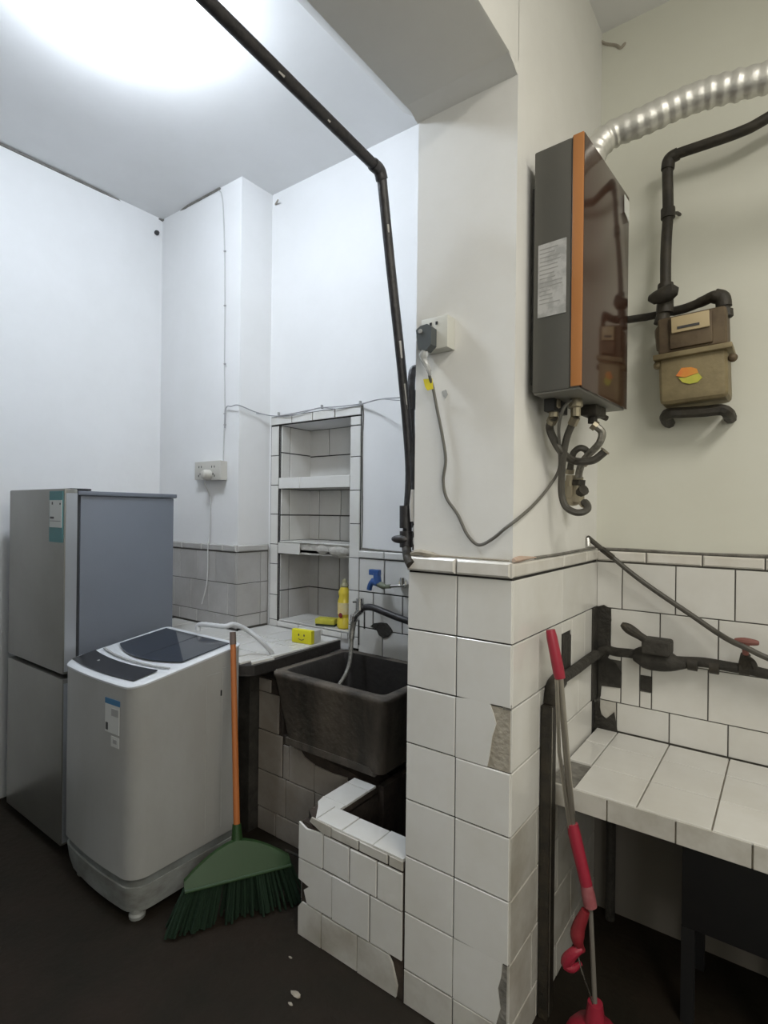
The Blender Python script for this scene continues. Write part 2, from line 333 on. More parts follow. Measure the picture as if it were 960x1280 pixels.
# shelves in the niche
sh = obj('niche_shelf', bx(NX0+.006, NX1, BY+.008, NY, 1.640, 1.698), 'tile_dim', wn)
course(sh, fn, NX0+.004, NX1, 1.637, 1.703, [-2.222], 'tile')
sh = obj('niche_shelf', bx(NX0+.006, NX1, BY+.012, NY, 1.275, 1.328).prism([(NX0+.006, BY+.012, 1.262), (NX1, BY+.012, 1.27), (NX1, BY+.012, 1.29), (NX0+.006, BY+.012, 1.29)], (0, .1, 0)), 'shelf', wn)
tile(sh, fn, NX0+.004, 1.262, -2.218, 1.328, 'tile')
course(sh, Fr((0, 0, 1.329), (1,0,0), (0,1,0), (0,0,1)), NX0+.006, NX1, BY+.004, NY, [-2.22, -2.04], 'tile')
obj('rubble_lump', MB().ball((-2.06, BY+.03, 1.298), .055, .03, .034, seg=14, jit=.1), 'shelf', sh)
obj('rubble_lump', MB().ball((-1.94, BY+.035, 1.295), .095, .04, .036, seg=14, jit=.1), 'shelf', sh)
obj('mortar_edge', MB().tube(smooth([(-1.778+random.uniform(-.004, .004), BY+.004, z) for z in [1.315, 1.45, 1.6, 1.75, 1.9, 2.0, 2.065]], 5), [.0035]*31, 6), 'grime', wn)
obj('mortar_edge', MB().tube(smooth([(x, BY+.002, 1.318+random.uniform(-.004, .004)) for x in [-1.78, -1.6, -1.45, -1.3, -1.1]], 5), .0045, 6), 'grime', wn)
# black round patch in the dado
c0 = at(480, 785, 'y', BY-.009)
pp = [at(x, y, 'y', BY-.0085) for x, y in ((463,783),(468,779),(476,778),(484,779),(489,785),(491,789),(486,796),(480,798),(474,794),(471,787),(466,784))]
obj('black_patch', MB().prism(pp, (0, -.003, 0)), 'black_tape', wn)
for x, y0, y1 in ((455.5, 762, 786), (448.5, 775, 806)):
    obj('rust_streak', MB().prism([at(x-.8, y0, 'y', BY-.0085), at(x+.8, y0, 'y', BY-.0085), at(x+.8, y1, 'y', BY-.0085), at(x-.8, y1, 'y', BY-.0085)], (0, -.001, 0)), 'black_tape', wn)

# ---- pillar / dividing wall
PX0, PX1, PY = -.942, -.600, 1.400
wd = struct('wall_divider', bx(-.928, PX1-.006, PY+.010, BY+.01, 0, H), 'plaster_pillar')
gp = MB(); gp.box(PX0+.003, PX1-.004, PY+.005, PY+.05, 0, 1.365); gp.box(PX1-.008, PX1-.0045, PY+.005, BY, 0, 1.365)
gp.box(PX0+.003, -.9, PY+.005, BY, 0, 1.365)
obj('grout_bed', gp, 'grout', wd)
fp = Fr((0, PY+.006, 0), (1,0,0), (0,0,1), (0,-1,0))
ROWS = [1.328, 1.153, .9785, .804, .630, .4565, .283, .1085, 0.0]
PM = -.7705
for i, (b_, a) in enumerate(zip(ROWS[:-1], ROWS[1:])):
    tm = 'tile' if i < 7 else 'tile_dirty'
    tile(wd, fp, PX0, a, PM, b_, tm)
    if i == 2:   # broken tile showing mortar
        q = [(571.5, 856)]
        pts = [Vector((PM+.0015, PY-.001, b_-.0015)), at(611, 876.5, 'y', PY-.001), at(617, 893, 'y', PY-.001), at(620, 905, 'y', PY-.001), at(615, 921, 'y', PY-.001), at(613, 935, 'y', PY-.001), at(611, 948, 'y', PY-.001), Vector((at(609, 950, 'y', PY-.001).x, PY-.001, a+.0015)), Vector((PM+.0015, PY-.001, a+.0015))]
        ptile(wd, pts, (0,-1,0), 'tile')
        xm = at(608, 950, 'y', PY).x
        pts = [Vector((xm, PY+.002, b_-.002)), Vector((PX1-.004, PY+.002, b_-.002)), Vector((PX1-.004, PY+.002, a+.001)), Vector((xm, PY+.002, a+.001))]
        obj('exposed_mortar', MB().prism(pts, (0, .006, 0)), 'mortar', wd)
        pts = [at(628, 882, 'y', PY+.001), at(639, 882, 'y', PY+.001), at(639, 889, 'y', PY+.001), at(629, 887, 'y', PY+.001)]
        obj('mortar_gap', MB().prism(pts, (0, .004, 0)), 'grime', wd)
    elif i == 6:
        pts = [Vector((PM+.0015, PY-.001, b_-.0015)), at(628, 1202, 'y', PY-.001), at(626, 1222, 'y', PY-.001), at(622, 1236, 'y', PY-.001), at(625, 1262, 'y', PY-.001), Vector((at(620, 1270, 'y', PY-.001).x, PY-.001, a+.0015)), Vector((PM+.0015, PY-.001, a+.0015))]
        ptile(wd, pts, (0,-1,0), 'tile')
        obj('exposed_mortar', MB().prism([Vector((-.66, PY+.003, a)), Vector((PX1-.006, PY+.003, a)), Vector((PX1-.006, PY+.003, b_-.004)), Vector((-.66, PY+.003, b_-.004))], (0, .004, 0)), 'grime', wd)
    else:
        tile(wd, fp, PM, a, PX1, b_, tm)
course(wd, fp, PX0, PX1, 1.331, 1.378, [PM], 'trim_tile', th=.020, name='trim_tile', bev=.006)
obj('broken_mortar', MB().tube(smooth([(-.93, PY-.001, 1.381), (-.90, PY-.004, 1.388), (-.86, PY-.002, 1.384), (-.83, PY, 1.382), (-.70, PY, 1.381), (-.61, PY, 1.381)], 4), [.006, .008, .009, .010, .010, .010, .011, .010, .009, .009, .009, .006, .004, .003, .003, .003, .003, .003, .003, .003, .003], 6), 'mortar', wd)
# side face towards the right bay
fb = Fr((PX1-.0055, 0, 0), (0,1,0), (0,0,1), (1,0,0))
bj = {0: [], 1: [1.59, 1.80, 1.90, 2.05], 2: [1.60], 3: [1.60], 4: [1.59, 1.77, 1.95], 5: [1.6, 1.78, 1.96], 6: [1.56, 1.74, 1.92], 7: [1.6, 1.78, 1.96]}
for i, (b_, a) in enumerate(zip(ROWS[:-1], ROWS[1:])):
    if i == 1:
        tile(wd, fb, PY+.002, a, 1.59, b_, 'tile'); tile(wd, fb, 1.59, a, 1.80, b_, 'tile')
        tile(wd, fb, 1.80, 1.112, 1.90, b_, 'tile')       # above the missing piece
        tile(wd, fb, 1.90, a, 2.05, b_, 'tile'); tile(wd, fb, 2.05, a, 2.15, b_, 'tile')
    elif i == 0: course(wd, fb, PY+.002, BY, a, b_, [1.80], 'tile')
    elif i <= 3: course(wd, fb, PY+.002, 2.15, a, b_, [1.60, 1.98 if i == 2 else 1.85], 'tile')
    else: course(wd, fb, PY+.002, BY, a, b_, bj[i], 'tile_dirty')
course(wd, fb, PY-.012, BY, 1.333, 1.375, [1.8, 2.05], 'trim_tile', th=.012, name='trim_tile', bev=.005)
obj('rusty_mortar', MB().tube(smooth([(PX1+.001, PY+.0, 1.382), (PX1+.002, PY+.06, 1.384), (PX1+.002, PY+.16, 1.381)], 5), [.006, .007, .008, .008, .008, .007, .006, .005, .004, .003, .002], 6), 'rust', wd)
obj('mortar_line', MB().tube(smooth([(PX1-.001, PY+.16, 1.380), (PX1, 1.75, 1.379), (PX1, 1.95, 1.381), (PX1, BY-.01, 1.384)], 6), .0042, 6), 'grime', wd)
pts = [at(x, y, 'x', PX1-.004) for x, y in ((702.5,791),(705,793.5),(712,792),(714.5,798),(714,812),(716,820),(714,830),(707,838),(702,840))]
obj('missing_tile_patch', MB().prism(pts, (.003, 0, 0)), 'black_tape', wd)
# black mastic in the corner, both sides
pts = [at(x, y, 'x', PX1+.001) for x, y in ((740,760),(747,758),(747,872),(738.5,876),(739,820))]
obj('corner_mastic', MB().prism(pts, (.005, 0, 0)), 'black_tape', wd)

# ---- beam running from the pillar over the photographer
bz = 2.728
bb = MB()
prof = [(-1.02, H), (-1.02, bz+.085), (-.985, bz+.035), (-.938, bz), (PX1-.018, bz), (PX1-.008, bz+.004), (PX1-.006, bz+.014), (PX1-.006, H)]
bb.prism([(x, -3.4, z) for x, z in prof], (0, 3.4+PY+.012, 0))
bb.prism([(PX1-.008, PY+.012, bz+.01), (PX1-.008, PY+.012, bz-.022), (PX1-.008, PY-.002, bz-.018), (PX1-.008, PY-.016, bz-.010), (PX1-.008, PY-.05, bz+.001)], (-.325, 0, 0))
beam = struct('trim_beam', bb, 'plaster_pillar')

# ---- right bay back wall
wr = struct('wall_back_right', bx(-.607, 1.72, BY+.007, 2.7, 0, H), 'plaster_cream')
obj('grout_bed', bx(-.6, 1.72, BY+.001, BY+.008, 0, 1.372), 'grout_light', wr)
fr_ = Fr((0, BY+.0015, 0), (1,0,0), (0,0,1), (0,-1,0))
course(wr, fr_, -.6, 1.72, 1.331, 1.372, [-.424, -.244, -.064, .116, .296, .476, .7, .9, 1.1, 1.3, 1.5], 'trim_tile', th=.014, name='trim_tile', bev=.005)
course(wr, fr_, -.6, 1.72, 1.152, 1.328, steps(-.507, .18), 'tile')
course(wr, fr_, -.548, 1.72, .975, 1.152, steps(-.376, .182), 'tile')
tile(wr, fr_, -.585, .955, -.508, .975, 'tile'); tile(wr, fr_, -.585, .797, -.508, .862, 'tile')
tile(wr, fr_, -.508, .797, -.442, .975, 'tile'); tile(wr, fr_, -.442, .797, -.402, .858, 'tile'); tile(wr, fr_, -.442, .915, -.402, .975, 'tile')
course(wr, fr_, -.402, 1.72, .797, .975, steps(-.223, .18), 'tile')
course(wr, fr_, -.585, -.523, .70, .797, [], 'tile_dirty'); course(wr, fr_, -.523, 1.72, .688, .797, steps(-.343, .18), 'tile')
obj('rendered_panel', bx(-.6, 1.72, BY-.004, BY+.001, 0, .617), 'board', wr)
obj('plaster_edge', MB().tube(smooth([(x, BY-.002, 1.376+random.uniform(-.003, .004)) for x in [-.595, -.45, -.3, -.15, 0, .2, .5, 1.0, 1.7]], 6), .0048, 6), 'grime', wr)
K = BY-.007
obj('corner_mastic', MB().prism([at(x, y, 'y', K) for x, y in ((747,758),(755,756),(762,760),(764.5,775),(762,785),(762,803),(766,812),(760,822),(770,829),(777,841),(776,860),(752,857),(751,870),(748,874))], (0, -.003, 0)), 'black_tape', wr)
obj('missing_tile_patch', MB().prism([at(x, y, 'y', K) for x, y in ((801,844),(814.5,846),(814.5,865),(801,862))], (0, -.001, 0)), 'black_tape', wr)
obj('grime_patch', MB().prism([at(x, y, 'y', K) for x, y in ((743,878),(748,876),(752,893),(758,898),(768,890),(772,915),(762,918),(744,912))], (0, -.0015, 0)), 'black_tape', wr)
obj('wall_scar', MB().tube(smooth([at(x, y, 'y', BY+.006) for x, y in ((738,54),(750,52),(757,55),(770,57),(776,60),(782,53))], 4), [.003]+[.006]*19+[.003], 5), 'mortar', wr)

# ================================================================ CEILING LAMP
t = thing('ceiling_lamp', 'bright round cool white ceiling lamp at the top left', 'lamp', (-1.93, .99, H))
obj('diffuser', MB().lathe((-1.93, .99, H-.040), (0,0,-1), [(.10, 0), (.135, .03), (.15, .07), (.14, .105), (.08, .135), (.0, .14)], 32), 'lamp', t)
obj('rim', MB().lathe((-1.93, .99, H), (0,0,-1), [(.07, 0), (.07, .038), (.10, .040)], 32), 'lamp_rim', t)

# ================================================================ WORKTOP beside the sink
t = thing('tiled_worktop', 'white tiled worktop with a chipped dark front edge behind the washing machine', 'worktop', (-2.2, 1.9, .60))
ws = MB(); edge = [(-3.27, 1.975), (-3.27, 1.655), (-2.44, 1.655), (-2.44, 1.575), (-2.2, 1.57), (-1.99, 1.56), (-1.935, 1.548), (-1.90, 1.575), (-1.88, 1.60), (-1.875, 1.68)]
slab = [Vector((x, y, .785)) for x, y in edge]+[Vector((x, y, .785)) for x, y in ((-1.885, 1.9), (-1.90, BY-.012), (-2.475, BY-.012), (-2.475, 1.975))]
ws.prism(slab, (0, 0, .045)); obj('slab', ws, 'stone_in', t)
obj('void_shade_block', bx(-2.43, -2.03, 1.70, 1.97, 0, .784), 'black_tape', t)  # added black block, painting the dark void under the worktop
ft = Fr((0, 0, .830), (1,0,0), (0,1,0), (0,0,1))
YJ = [1.56, 1.727, 1.91, 2.04, BY-.012]
for a, b_, js, x0 in ((1.565, 1.727, [-2.30, -2.13, -2.02], -2.44), (1.727, 1.91, [-2.36, -2.20, -2.03], -2.44), (1.91, 1.972, [-2.30, -2.12, -1.99], -2.44), (1.972, BY-.012, [-2.26, -2.09], -2.47)):
    course(t, ft, x0, -1.935 if b_ < 1.8 else -1.905, a, b_, js, 'tile', th=.009, gap=.006)
tile(t, ft, -2.65, 1.66, -2.44, 1.81, 'tile', th=.009); tile(t, ft, -2.86, 1.66, -2.65, 1.81, 'tile', th=.009)
tile(t, ft, -2.65, 1.81, -2.44, 1.97, 'tile', th=.009); tile(t, ft, -2.86, 1.81, -2.65, 1.97, 'tile', th=.009)
tile(t, ft, -3.06, 1.66, -2.86, 1.97, 'tile', th=.009)
ptile(t, [(-1.933, 1.62, .839), (-1.90, 1.60, .839), (-1.895, 1.66, .839), (-1.885, 1.72, .839), (-1.933, 1.722, .839)], (0,0,1), 'tile', th=.009)

# ================================================================ SINK SUPPORT WALL + SINK + MOP BASIN
t = thing('sink_support_wall', 'dim white tiled support wall under the stone sink', 'support wall', (-1.75, 1.8, 0))
sw = MB(); sw.prism([(-2.03, 1.758, 0), (-1.30, 1.758, 0), (-1.30, 1.758, .40), (-1.42, 1.758, .42), (-1.56, 1.758, .435), (-1.70, 1.758, .45), (-1.86, 1.758, .48), (-1.86, 1.758, .65), (-1.88, 1.758, .72), (-2.03, 1.758, .72)], (0, .11, 0))
obj('brick_core', sw, 'brick_basin', t)
fw_ = Fr((0, 1.757, 0), (1,0,0), (0,0,1), (0,-1,0))
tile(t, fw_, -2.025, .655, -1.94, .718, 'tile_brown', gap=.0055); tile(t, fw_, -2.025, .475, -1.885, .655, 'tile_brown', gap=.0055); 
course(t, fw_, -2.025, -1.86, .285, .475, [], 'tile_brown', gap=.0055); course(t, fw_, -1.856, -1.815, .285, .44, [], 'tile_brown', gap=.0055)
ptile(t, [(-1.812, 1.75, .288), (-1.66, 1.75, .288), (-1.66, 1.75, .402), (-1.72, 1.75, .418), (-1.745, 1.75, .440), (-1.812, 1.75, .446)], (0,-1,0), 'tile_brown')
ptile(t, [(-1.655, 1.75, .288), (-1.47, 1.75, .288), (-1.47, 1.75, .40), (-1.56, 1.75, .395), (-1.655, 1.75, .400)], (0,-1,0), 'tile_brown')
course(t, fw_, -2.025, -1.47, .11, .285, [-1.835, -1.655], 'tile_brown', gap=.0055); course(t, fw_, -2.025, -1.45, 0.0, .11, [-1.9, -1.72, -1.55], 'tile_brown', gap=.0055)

t = thing('stone_sink', 'deep black stone laundry sink with rough streaked sides', 'sink', (-1.55, 1.95, .47))
def trough(x0, x1, y0, y1, zt, x0b, x1b, y0b, y1b, zb, wall, zin):
    def ring(a, b_, c, d, z): return [Vector((a, c, z)), Vector((b_, c, z)), Vector((b_, d, z)), Vector((a, d, z))]
    def rr(a, b_, c, d, z, r=.03, n=4):
        out = []
        for cx, cy, s0 in ((b_-r, d-r, 0), (a+r, d-r, 1), (a+r, c+r, 2), (b_-r, c+r, 3)):
            for k in range(n+1):
                an = (s0+k/n)*PI/2; out.append(Vector((cx+r*math.cos(an), cy+r*math.sin(an), z)))
        return out
    L = [rr(x0b, x1b, y0b, y1b, zb), rr(x0b-.004, x1b+.004, y0b-.004, y1b, zb+.02), rr(x0, x1, y0, y1, zt-.03), rr(x0-.006, x1+.006, y0-.006, y1, zt-.02), rr(x0-.006, x1+.006, y0-.006, y1, zt-.006), rr(x0, x1, y0, y1, zt),
         rr(x0+wall-.006, x1-wall+.006, y0+wall-.006, y1-wall, zt), rr(x0+wall, x1-wall, y0+wall, y1-wall, zt-.008), rr(x0+wall+.03, x1-wall-.03, y0+wall+.03, y1-wall-.01, zin)]
    n = len(L[0]); mb = MB(); vs = [p for r in L for p in r]; fs = [tuple(range(n-1, -1, -1)), tuple((len(L)-1)*n+k for k in range(n))]
    for i in range(len(L)-1):
        for k in range(n): fs.append((i*n+k, i*n+(k+1) % n, (i+1)*n+(k+1) % n, (i+1)*n+k))
    return mb.add(vs, fs)
obj('basin', trough(-1.862, -1.232, 1.69, BY-.012, .792, -1.80, -1.27, 1.72, 2.12, .478, .042, .55), 'stone', t, ang=50)
bs = [c for c in bpy.data.objects if c.name == 'basin'][0]; bs.data.materials.append(M['stone_in'])
for p_ in bs.data.polygons:
    cc = p_.center+LOC['basin']
    if -1.825 < cc.x < -1.27 and 1.725 < cc.y < BY-.045 and .5 < cc.z < .79: p_.material_index = 1
obj('worn_ledge', MB().prism([(-1.80, 1.712, .47), (-1.30, 1.712, .47), (-1.33, 1.712, .50), (-1.80, 1.712, .50)], (0, .05, 0)), 'stone', t)

t = thing('mop_basin', 'low white tiled mop basin wall with a broken corner', 'mop basin', (-1.2, 1.55, 0))
core = MB(); core.prism([(-1.388, 1.408, 0), (-.948, 1.408, 0), (-.948, 1.50, 0), (-1.294, 1.50, 0), (-1.294, 1.735, 0), (-1.388, 1.735, 0)], (0, 0, .405))
core.box(-1.294, -.935, 1.50, 2.19, 0, .08); core.box(-1.30, -1.27, 1.735, 2.19, 0, .43)
core.prism([(-1.388, 1.44, .40), (-1.388, 1.735, .40), (-1.294, 1.735, .40), (-1.294, 1.50, .40), (-.948, 1.50, .40), (-.948, 1.408, .40), (-1.34, 1.408, .40)], (0, 0, .030))
obj('brick_core', core, 'brick_basin', t)
fl_ = Fr((0, 1.407, 0), (1,0,0), (0,0,1), (0,-1,0))
# cap edge
ptile(t, [(-1.338, 1.40, .436), (-1.248, 1.40, .434), (-1.248, 1.40, .401), (-1.282, 1.40, .399), (-1.32, 1.40, .412), (-1.345, 1.40, .42)], (0,-1,0), 'tile_dirty')
for a, b_ in ((-1.246, -1.126), (-1.124, -1.006), (-1.004, -.948)): tile(t, fl_, a, .398, b_, .434, 'tile_dirty', gap=.0055)
ptile(t, [(-1.397, 1.40, .402), (-1.36, 1.40, .388), (-1.284, 1.40, .398), (-1.284, 1.40, .279), (-1.397, 1.40, .277)], (0,-1,0), 'tile')
for a, b_ in ((-1.282, -1.163), (-1.163, -1.048), (-1.048, -.948)): tile(t, fl_, a, .276, b_, .396, 'tile', gap=.0055)
ptile(t, [(-1.397, 1.40, .272), (-1.24, 1.40, .272), (-1.24, 1.40, .128), (-1.355, 1.40, .128), (-1.37, 1.40, .17), (-1.345, 1.40, .19), (-1.397, 1.40, .20)], (0,-1,0), 'tile')
for a, b_ in ((-1.24, -1.077), (-1.077, -.948)): tile(t, fl_, a, .122, b_, .276, 'tile', gap=.0055)
ptile(t, [(-1.397, 1.40, .10), (-1.38, 1.40, .122), (-1.288, 1.40, .122), (-1.288, 1.40, .003), (-1.397, 1.40, .003)], (0,-1,0), 'tile_dirty')
tile(t, fl_, -1.287, .0, -1.126, .122, 'tile_dirty', gap=.0055); 
ptile(t, [(-1.124, 1.40, .120), (-1.0, 1.40, .120), (-.985, 1.40, .10), (-.965, 1.40, .04), (-.97, 1.40, .003), (-1.124, 1.40, .003)], (0,-1,0), 'tile_dirty')
# left end face of the wing
fe = Fr((-1.388, 0, 0), (0,-1,0), (0,0,1), (-1,0,0))
for a, b_ in ((.0, .122), (.122, .276)): course(t, fe, -1.735, -1.41, a, b_, [-1.57], 'tile_dim')
course(t, fe, -1.735, -1.46, .276, .42, [-1.6], 'tile_dim')
# top tiles
ftp = Fr((0, 0, .430), (1,0,0), (0,1,0), (0,0,1))
for a, b_ in ((-1.316, -1.20), (-1.20, -1.068)): tile(t, ftp, a, 1.402, b_, 1.502, 'tile', th=.009)
ptile(t, [(-1.066, 1.402, .439), (-.948, 1.402, .439), (-.948, 1.47, .439), (-.972, 1.482, .439), (-.99, 1.503, .439), (-1.066, 1.503, .439)], (0,0,1), 'tile', th=.009)
ptile(t, [(-1.362, 1.46, .439), (-1.318, 1.402, .439), (-1.318, 1.50, .439), (-1.292, 1.50, .439), (-1.292, 1.53, .439), (-1.40, 1.53, .439), (-1.39, 1.49, .439)], (0,0,1), 'tile', th=.009)
tile(t, ftp, -1.402, 1.53, -1.290, 1.665, 'tile', th=.009); tile(t, ftp, -1.402, 1.665, -1.290, 1.715, 'tile', th=.009)
tile(t, Fr((0, 1.502, 0), (-1,0,0), (0,0,1), (0,1,0)), .95, .3, 1.28, .43, 'tile_dim')

# ================================================================ REFRIGERATOR
fx0, fx1 = -3.12, -2.532
t = thing('refrigerator', 'tall silver two-door refrigerator in the left corner', 'refrigerator', ((fx0+fx1)/2, 1.35, 0))
cb = obj('cabinet', bx(fx0+.004, fx1, 1.156, 1.615, .035, 1.567, b=.006), 'fr_body', t)
obj('top_lid', bx(fx0, fx1+.008, 1.142, 1.628, 1.568, 1.588, b=.005), 'fr_body', t)
obj('door_gasket', bx(fx0+.012, fx1-.006, 1.141, 1.156, .05, 1.575), 'gasket', t)
for nm, z0, z1 in (('upper_door', .788, 1.596), ('lower_door', .045, .768)):
    d = obj(nm, bx(fx0, fx1+.010, 1.084, 1.140, z0, z1, b=.008), 'fr_door', t)
    obj('door_edge', bx(fx1+.009, fx1+.0125, 1.090, 1.137, z0+.012, z1-.02), 'fr_edge', d)
    if nm == 'upper_door':
        lb = obj('energy_label', bx(-2.662, -2.532, 1.081, 1.0845, 1.36, 1.585), 'teal', d)
        lb['label'] = 'teal and white energy label'
        obj('label_window', bx(-2.655, -2.536, 1.0790, 1.0815, 1.425, 1.545), 'white_label', d)
        for q in ((-2.648, -2.61, 1.463, 1.472), (-2.632, -2.622, 1.525, 1.537), (-2.556, -2.546, 1.525, 1.533), (-2.65, -2.545, 1.452, 1.454)):
            obj('label_print', bx(q[0], q[1], 1.0780, 1.0792, q[2], q[3]), 'ink', d)
obj('hinge_cover', bx(fx1-.06, fx1+.006, 1.11, 1.20, 1.589, 1.598, b=.003), 'gasket', t)
for x in (fx0+.06, fx1-.06):
    for y in (1.2, 1.57): obj('foot', MB().lathe((x, y, 0), (0,0,1), [(.02, 0), (.02, .02), (.012, .025), (.012, .04)], 10), 'black', t)

# ================================================================ WASHING MACHINE
wx0, wx1, wy0, wy1 = -2.438, -1.878, 1.052, 1.528
t = thing('washing_machine', 'light grey top-loading washing machine with a smoked glass lid', 'washing machine', ((wx0+wx1)/2, (wy0+wy1)/2, 0))
def ztop(y): return .868+.075*min(1, max(0, (y-wy0)/(wy1-wy0)))**.8
def outline(ins=0, n=6, r=.062, bow=.018):
    out = []; a, b_, c, d = wx0+ins, wx1-ins, wy0+ins, wy1-ins
    corners = ((b_-.03, d-.03, 0, .03), (a+.03, d-.03, 1, .03), (a+r, c+r, 2, r), (b_-r, c+r, 3, r))
    for cx, cy, s0, rr in corners:
        for k in range(n+1):
            an = (s0+k/n)*PI/2; out.append([cx+rr*math.cos(an), cy+rr*math.sin(an)])
        if s0 == 2:
            for k in range(1, 8): out.append([a+r+(b_-a-2*r)*k/8, c])
    for p in out:        # gently bowed front
        if p[1] < c+.07: p[1] -= bow*(1-((p[0]-(a+b_)/2)/((b_-a)/2))**2)*(1-(p[1]-c)/.07)
    return out
def shell(rings):
    n = len(rings[0]); mb = MB(); fs = [tuple(range(n-1, -1, -1)), tuple((len(rings)-1)*n+k for k in range(n))]
    for i in range(len(rings)-1):
        for k in range(n): fs.append((i*n+k, i*n+(k+1) % n, (i+1)*n+(k+1) % n, (i+1)*n+k))
    return mb.add([p for r in rings for p in r], fs)
O0 = outline(); O1 = outline(.010); O2 = outline(.016)
obj('body', shell([[Vector((x, y, .165)) for x, y in O0], [Vector((x, y, ztop(y)-.011)) for x, y in O0]]), 'wm', t)
obj('base_band', shell([[Vector((x, y, .128)) for x, y in O1], [Vector((x, y, .166)) for x, y in O1]]), 'wm_band', t)
ob_ = outline(.004)
obj('skirt', shell([[Vector((x, y, .030)) for x, y in outline(.02)], [Vector((x, y, .075)) for x, y in outline(.010)], [Vector((x, y, .130)) for x, y in ob_]]), 'wm_skirt', t)
obj('top_panel', shell([[Vector((x, y, ztop(y)-.012)) for x, y in outline(-.001)], [Vector((x, y, ztop(y)-.005)) for x, y in outline(-.002)], [Vector((x, y, ztop(y)-.002)) for x, y in outline(.002)], [Vector((x, y, ztop(y))) for x, y in outline(.012)]]), 'wm_white', t, ang=50)
def topslab(pts, th=.004, lift=.0005):
    lo = [Vector((x, y, ztop(y)+lift)) for x, y in pts]; return MB().prism(lo, (0, 0, th))
def bowpts(x0, x1, yf, bowf, yb, bowb, n=10):
    a = [(x0+(x1-x0)*k/n, yf-bowf*(1-(2*k/n-1)**2)) for k in range(n+1)]
    b_ = [(x0+(x1-x0)*k/n, yb-bowb*(1-(2*k/n-1)**2)) for k in range(n, -1, -1)]
    return a+b_
cp = obj('control_panel', topslab(bowpts(wx0+.022, wx1-.055, wy0+.025, .016, wy0+.120, .022)), 'panel_black', t)
obj('panel_print', topslab(bowpts(wx0+.16, wx0+.17, wy0+.06, 0, wy0+.068, 0, 1)+[], .0006, .005), 'ink_soft', cp)
ld = obj('lid', topslab(bowpts(wx0+.045, wx1-.040, wy0+.215, .055, wy1-.035, 0)), 'dark_glass', t)
obj('lid_seam', topslab([(wx0+.30, wy1-.038), (wx0+.302, wy1-.038), (wx0+.302, wy0+.17), (wx0+.30, wy0+.17)], .0006, .0048), 'black', ld)
obj('lid_lip', topslab(bowpts(wx0+.03, wx1-.03, wy0+.150, .026, wy0+.158, .026), .003), 'ink_soft', t)
# side recess, slot, labels
obj('side_panel', bx(wx1-.002, wx1+.0015, 1.352, 1.42, .20, .842, b=.001, seg=1), 'wm', t)
obj('side_panel', bx(wx1-.002, wx1+.0015, 1.428, 1.50, .20, .858, b=.001, seg=1), 'wm', t)
obj('side_slot', bx(wx1+.0005, wx1+.0025, 1.420, 1.426, .745, .768), 'black', t)
kf = wy0-.0185
def kfy(x): return wy0-.018*(1-((x-(wx0+wx1)/2)/((wx1-wx0)/2))**2)
def flab(name, x0, x1, z0, z1, m, off):
    ys = [kfy(x0), kfy(x1)]
    obj(name, MB().prism([(x0, ys[0]-off, z0), (x1, ys[1]-off, z0), (x1, ys[1]-off, z1), (x0, ys[0]-off, z1)], (0, .0015, 0)), m, t)
flab('label_heading', -2.052, -1.958, .785, .806, 'blue', .0035)
flab('energy_label', -2.052, -1.962, .68, .785, 'white_label', .003)
flab('label_print', -2.01, -1.966, .745, .772, 'ink_soft', .0038)
flab('label_print', -2.046, -2.032, .688, .715, 'ink', .0038)
flab('small_sticker', -2.012, -1.962, .632, .670, 'white_label', .0028)
flab('label_print', -1.998, -1.975, .645, .66, 'ink_soft', .0036)
for x in (wx0+.10, wx1-.055):
    for y in (wy0+.050, wy1-.06): obj('foot', MB().lathe((x, y, 0), (0,0,1), [(.028, 0), (.03, .012), (.024, .02), (.024, .055)], 12), 'wm_skirt', t)

# washing machine drain hose to the sink
hp = smooth([(-2.17, 1.515, .955), (-2.165, 1.52, .985)]+[at(x, y, 'y', k) for x, y, k in ((280,783,1.56),(292,780.5,1.60),(308,787,1.66),(325,800,1.70),(338,814,1.745),(349,828,1.80))]+[Vector((-1.77, 1.86, .70))], 10)
hr = [.0105+(.0012 if i % 2 else 0) for i in range(len(hp))]
t = tag(obj('drain_hose', MB().tube(hp, hr, 10), 'white_hose'), 'white corrugated drain hose arching from the washing machine into the sink', 'hose')

# ================================================================ BROOM
t = thing('broom', 'green broom with an orange handle leaning on the washing machine', 'broom', (-1.68, 1.36, 0))
h0 = Vector((-1.690, 1.362, .255)); h1 = at(291, 790, 'y', 1.45)
dh = (h1-h0)
obj('handle', MB().tube([h0, h0+dh*.94], [.0125, .0115], 12), 'handle_o', t)
obj('handle_cap', MB().tube([h0+dh*.935, h1], [.0135, .0125], 12), 'handle_cap', t)
e0 = Vector((-1.735, 1.165, .150)); e1 = Vector((-1.545, 1.500, .150)); mid = Vector((-1.692, 1.358, .235))
ed = (e1-e0).normalized(); nn = Vector((ed.y, -ed.x, 0))
hd = MB(); hn = 12; front = []; back = []
for k in range(hn+1):
    s = k/hn; b0 = e0.lerp(e1, s)
    hgt = .022+.085*max(0, 1-abs(2*s-1)**1.6)
    front.append((b0, hgt))
vs = []; fs = []
for b0, hgt in front:
    lean = Vector((mid.x-(e0.x+e1.x)/2, mid.y-(e0.y+e1.y)/2, 0))*(hgt/.107)*.8
    vs += [b0+nn*.022, b0-nn*.022, b0+lean-nn*.008+Vector((0,0,hgt)), b0+lean+nn*.010+Vector((0,0,hgt))]
for k in range(hn):
    a = k*4; c = a+4
    for i in range(4): fs.append((a+i, a+(i+1) % 4, c+(i+1) % 4, c+i))
fs += [(0,1,2,3), (hn*4+3, hn*4+2, hn*4+1, hn*4)]
obj('broom_head', hd.add(vs, fs), 'green', t)
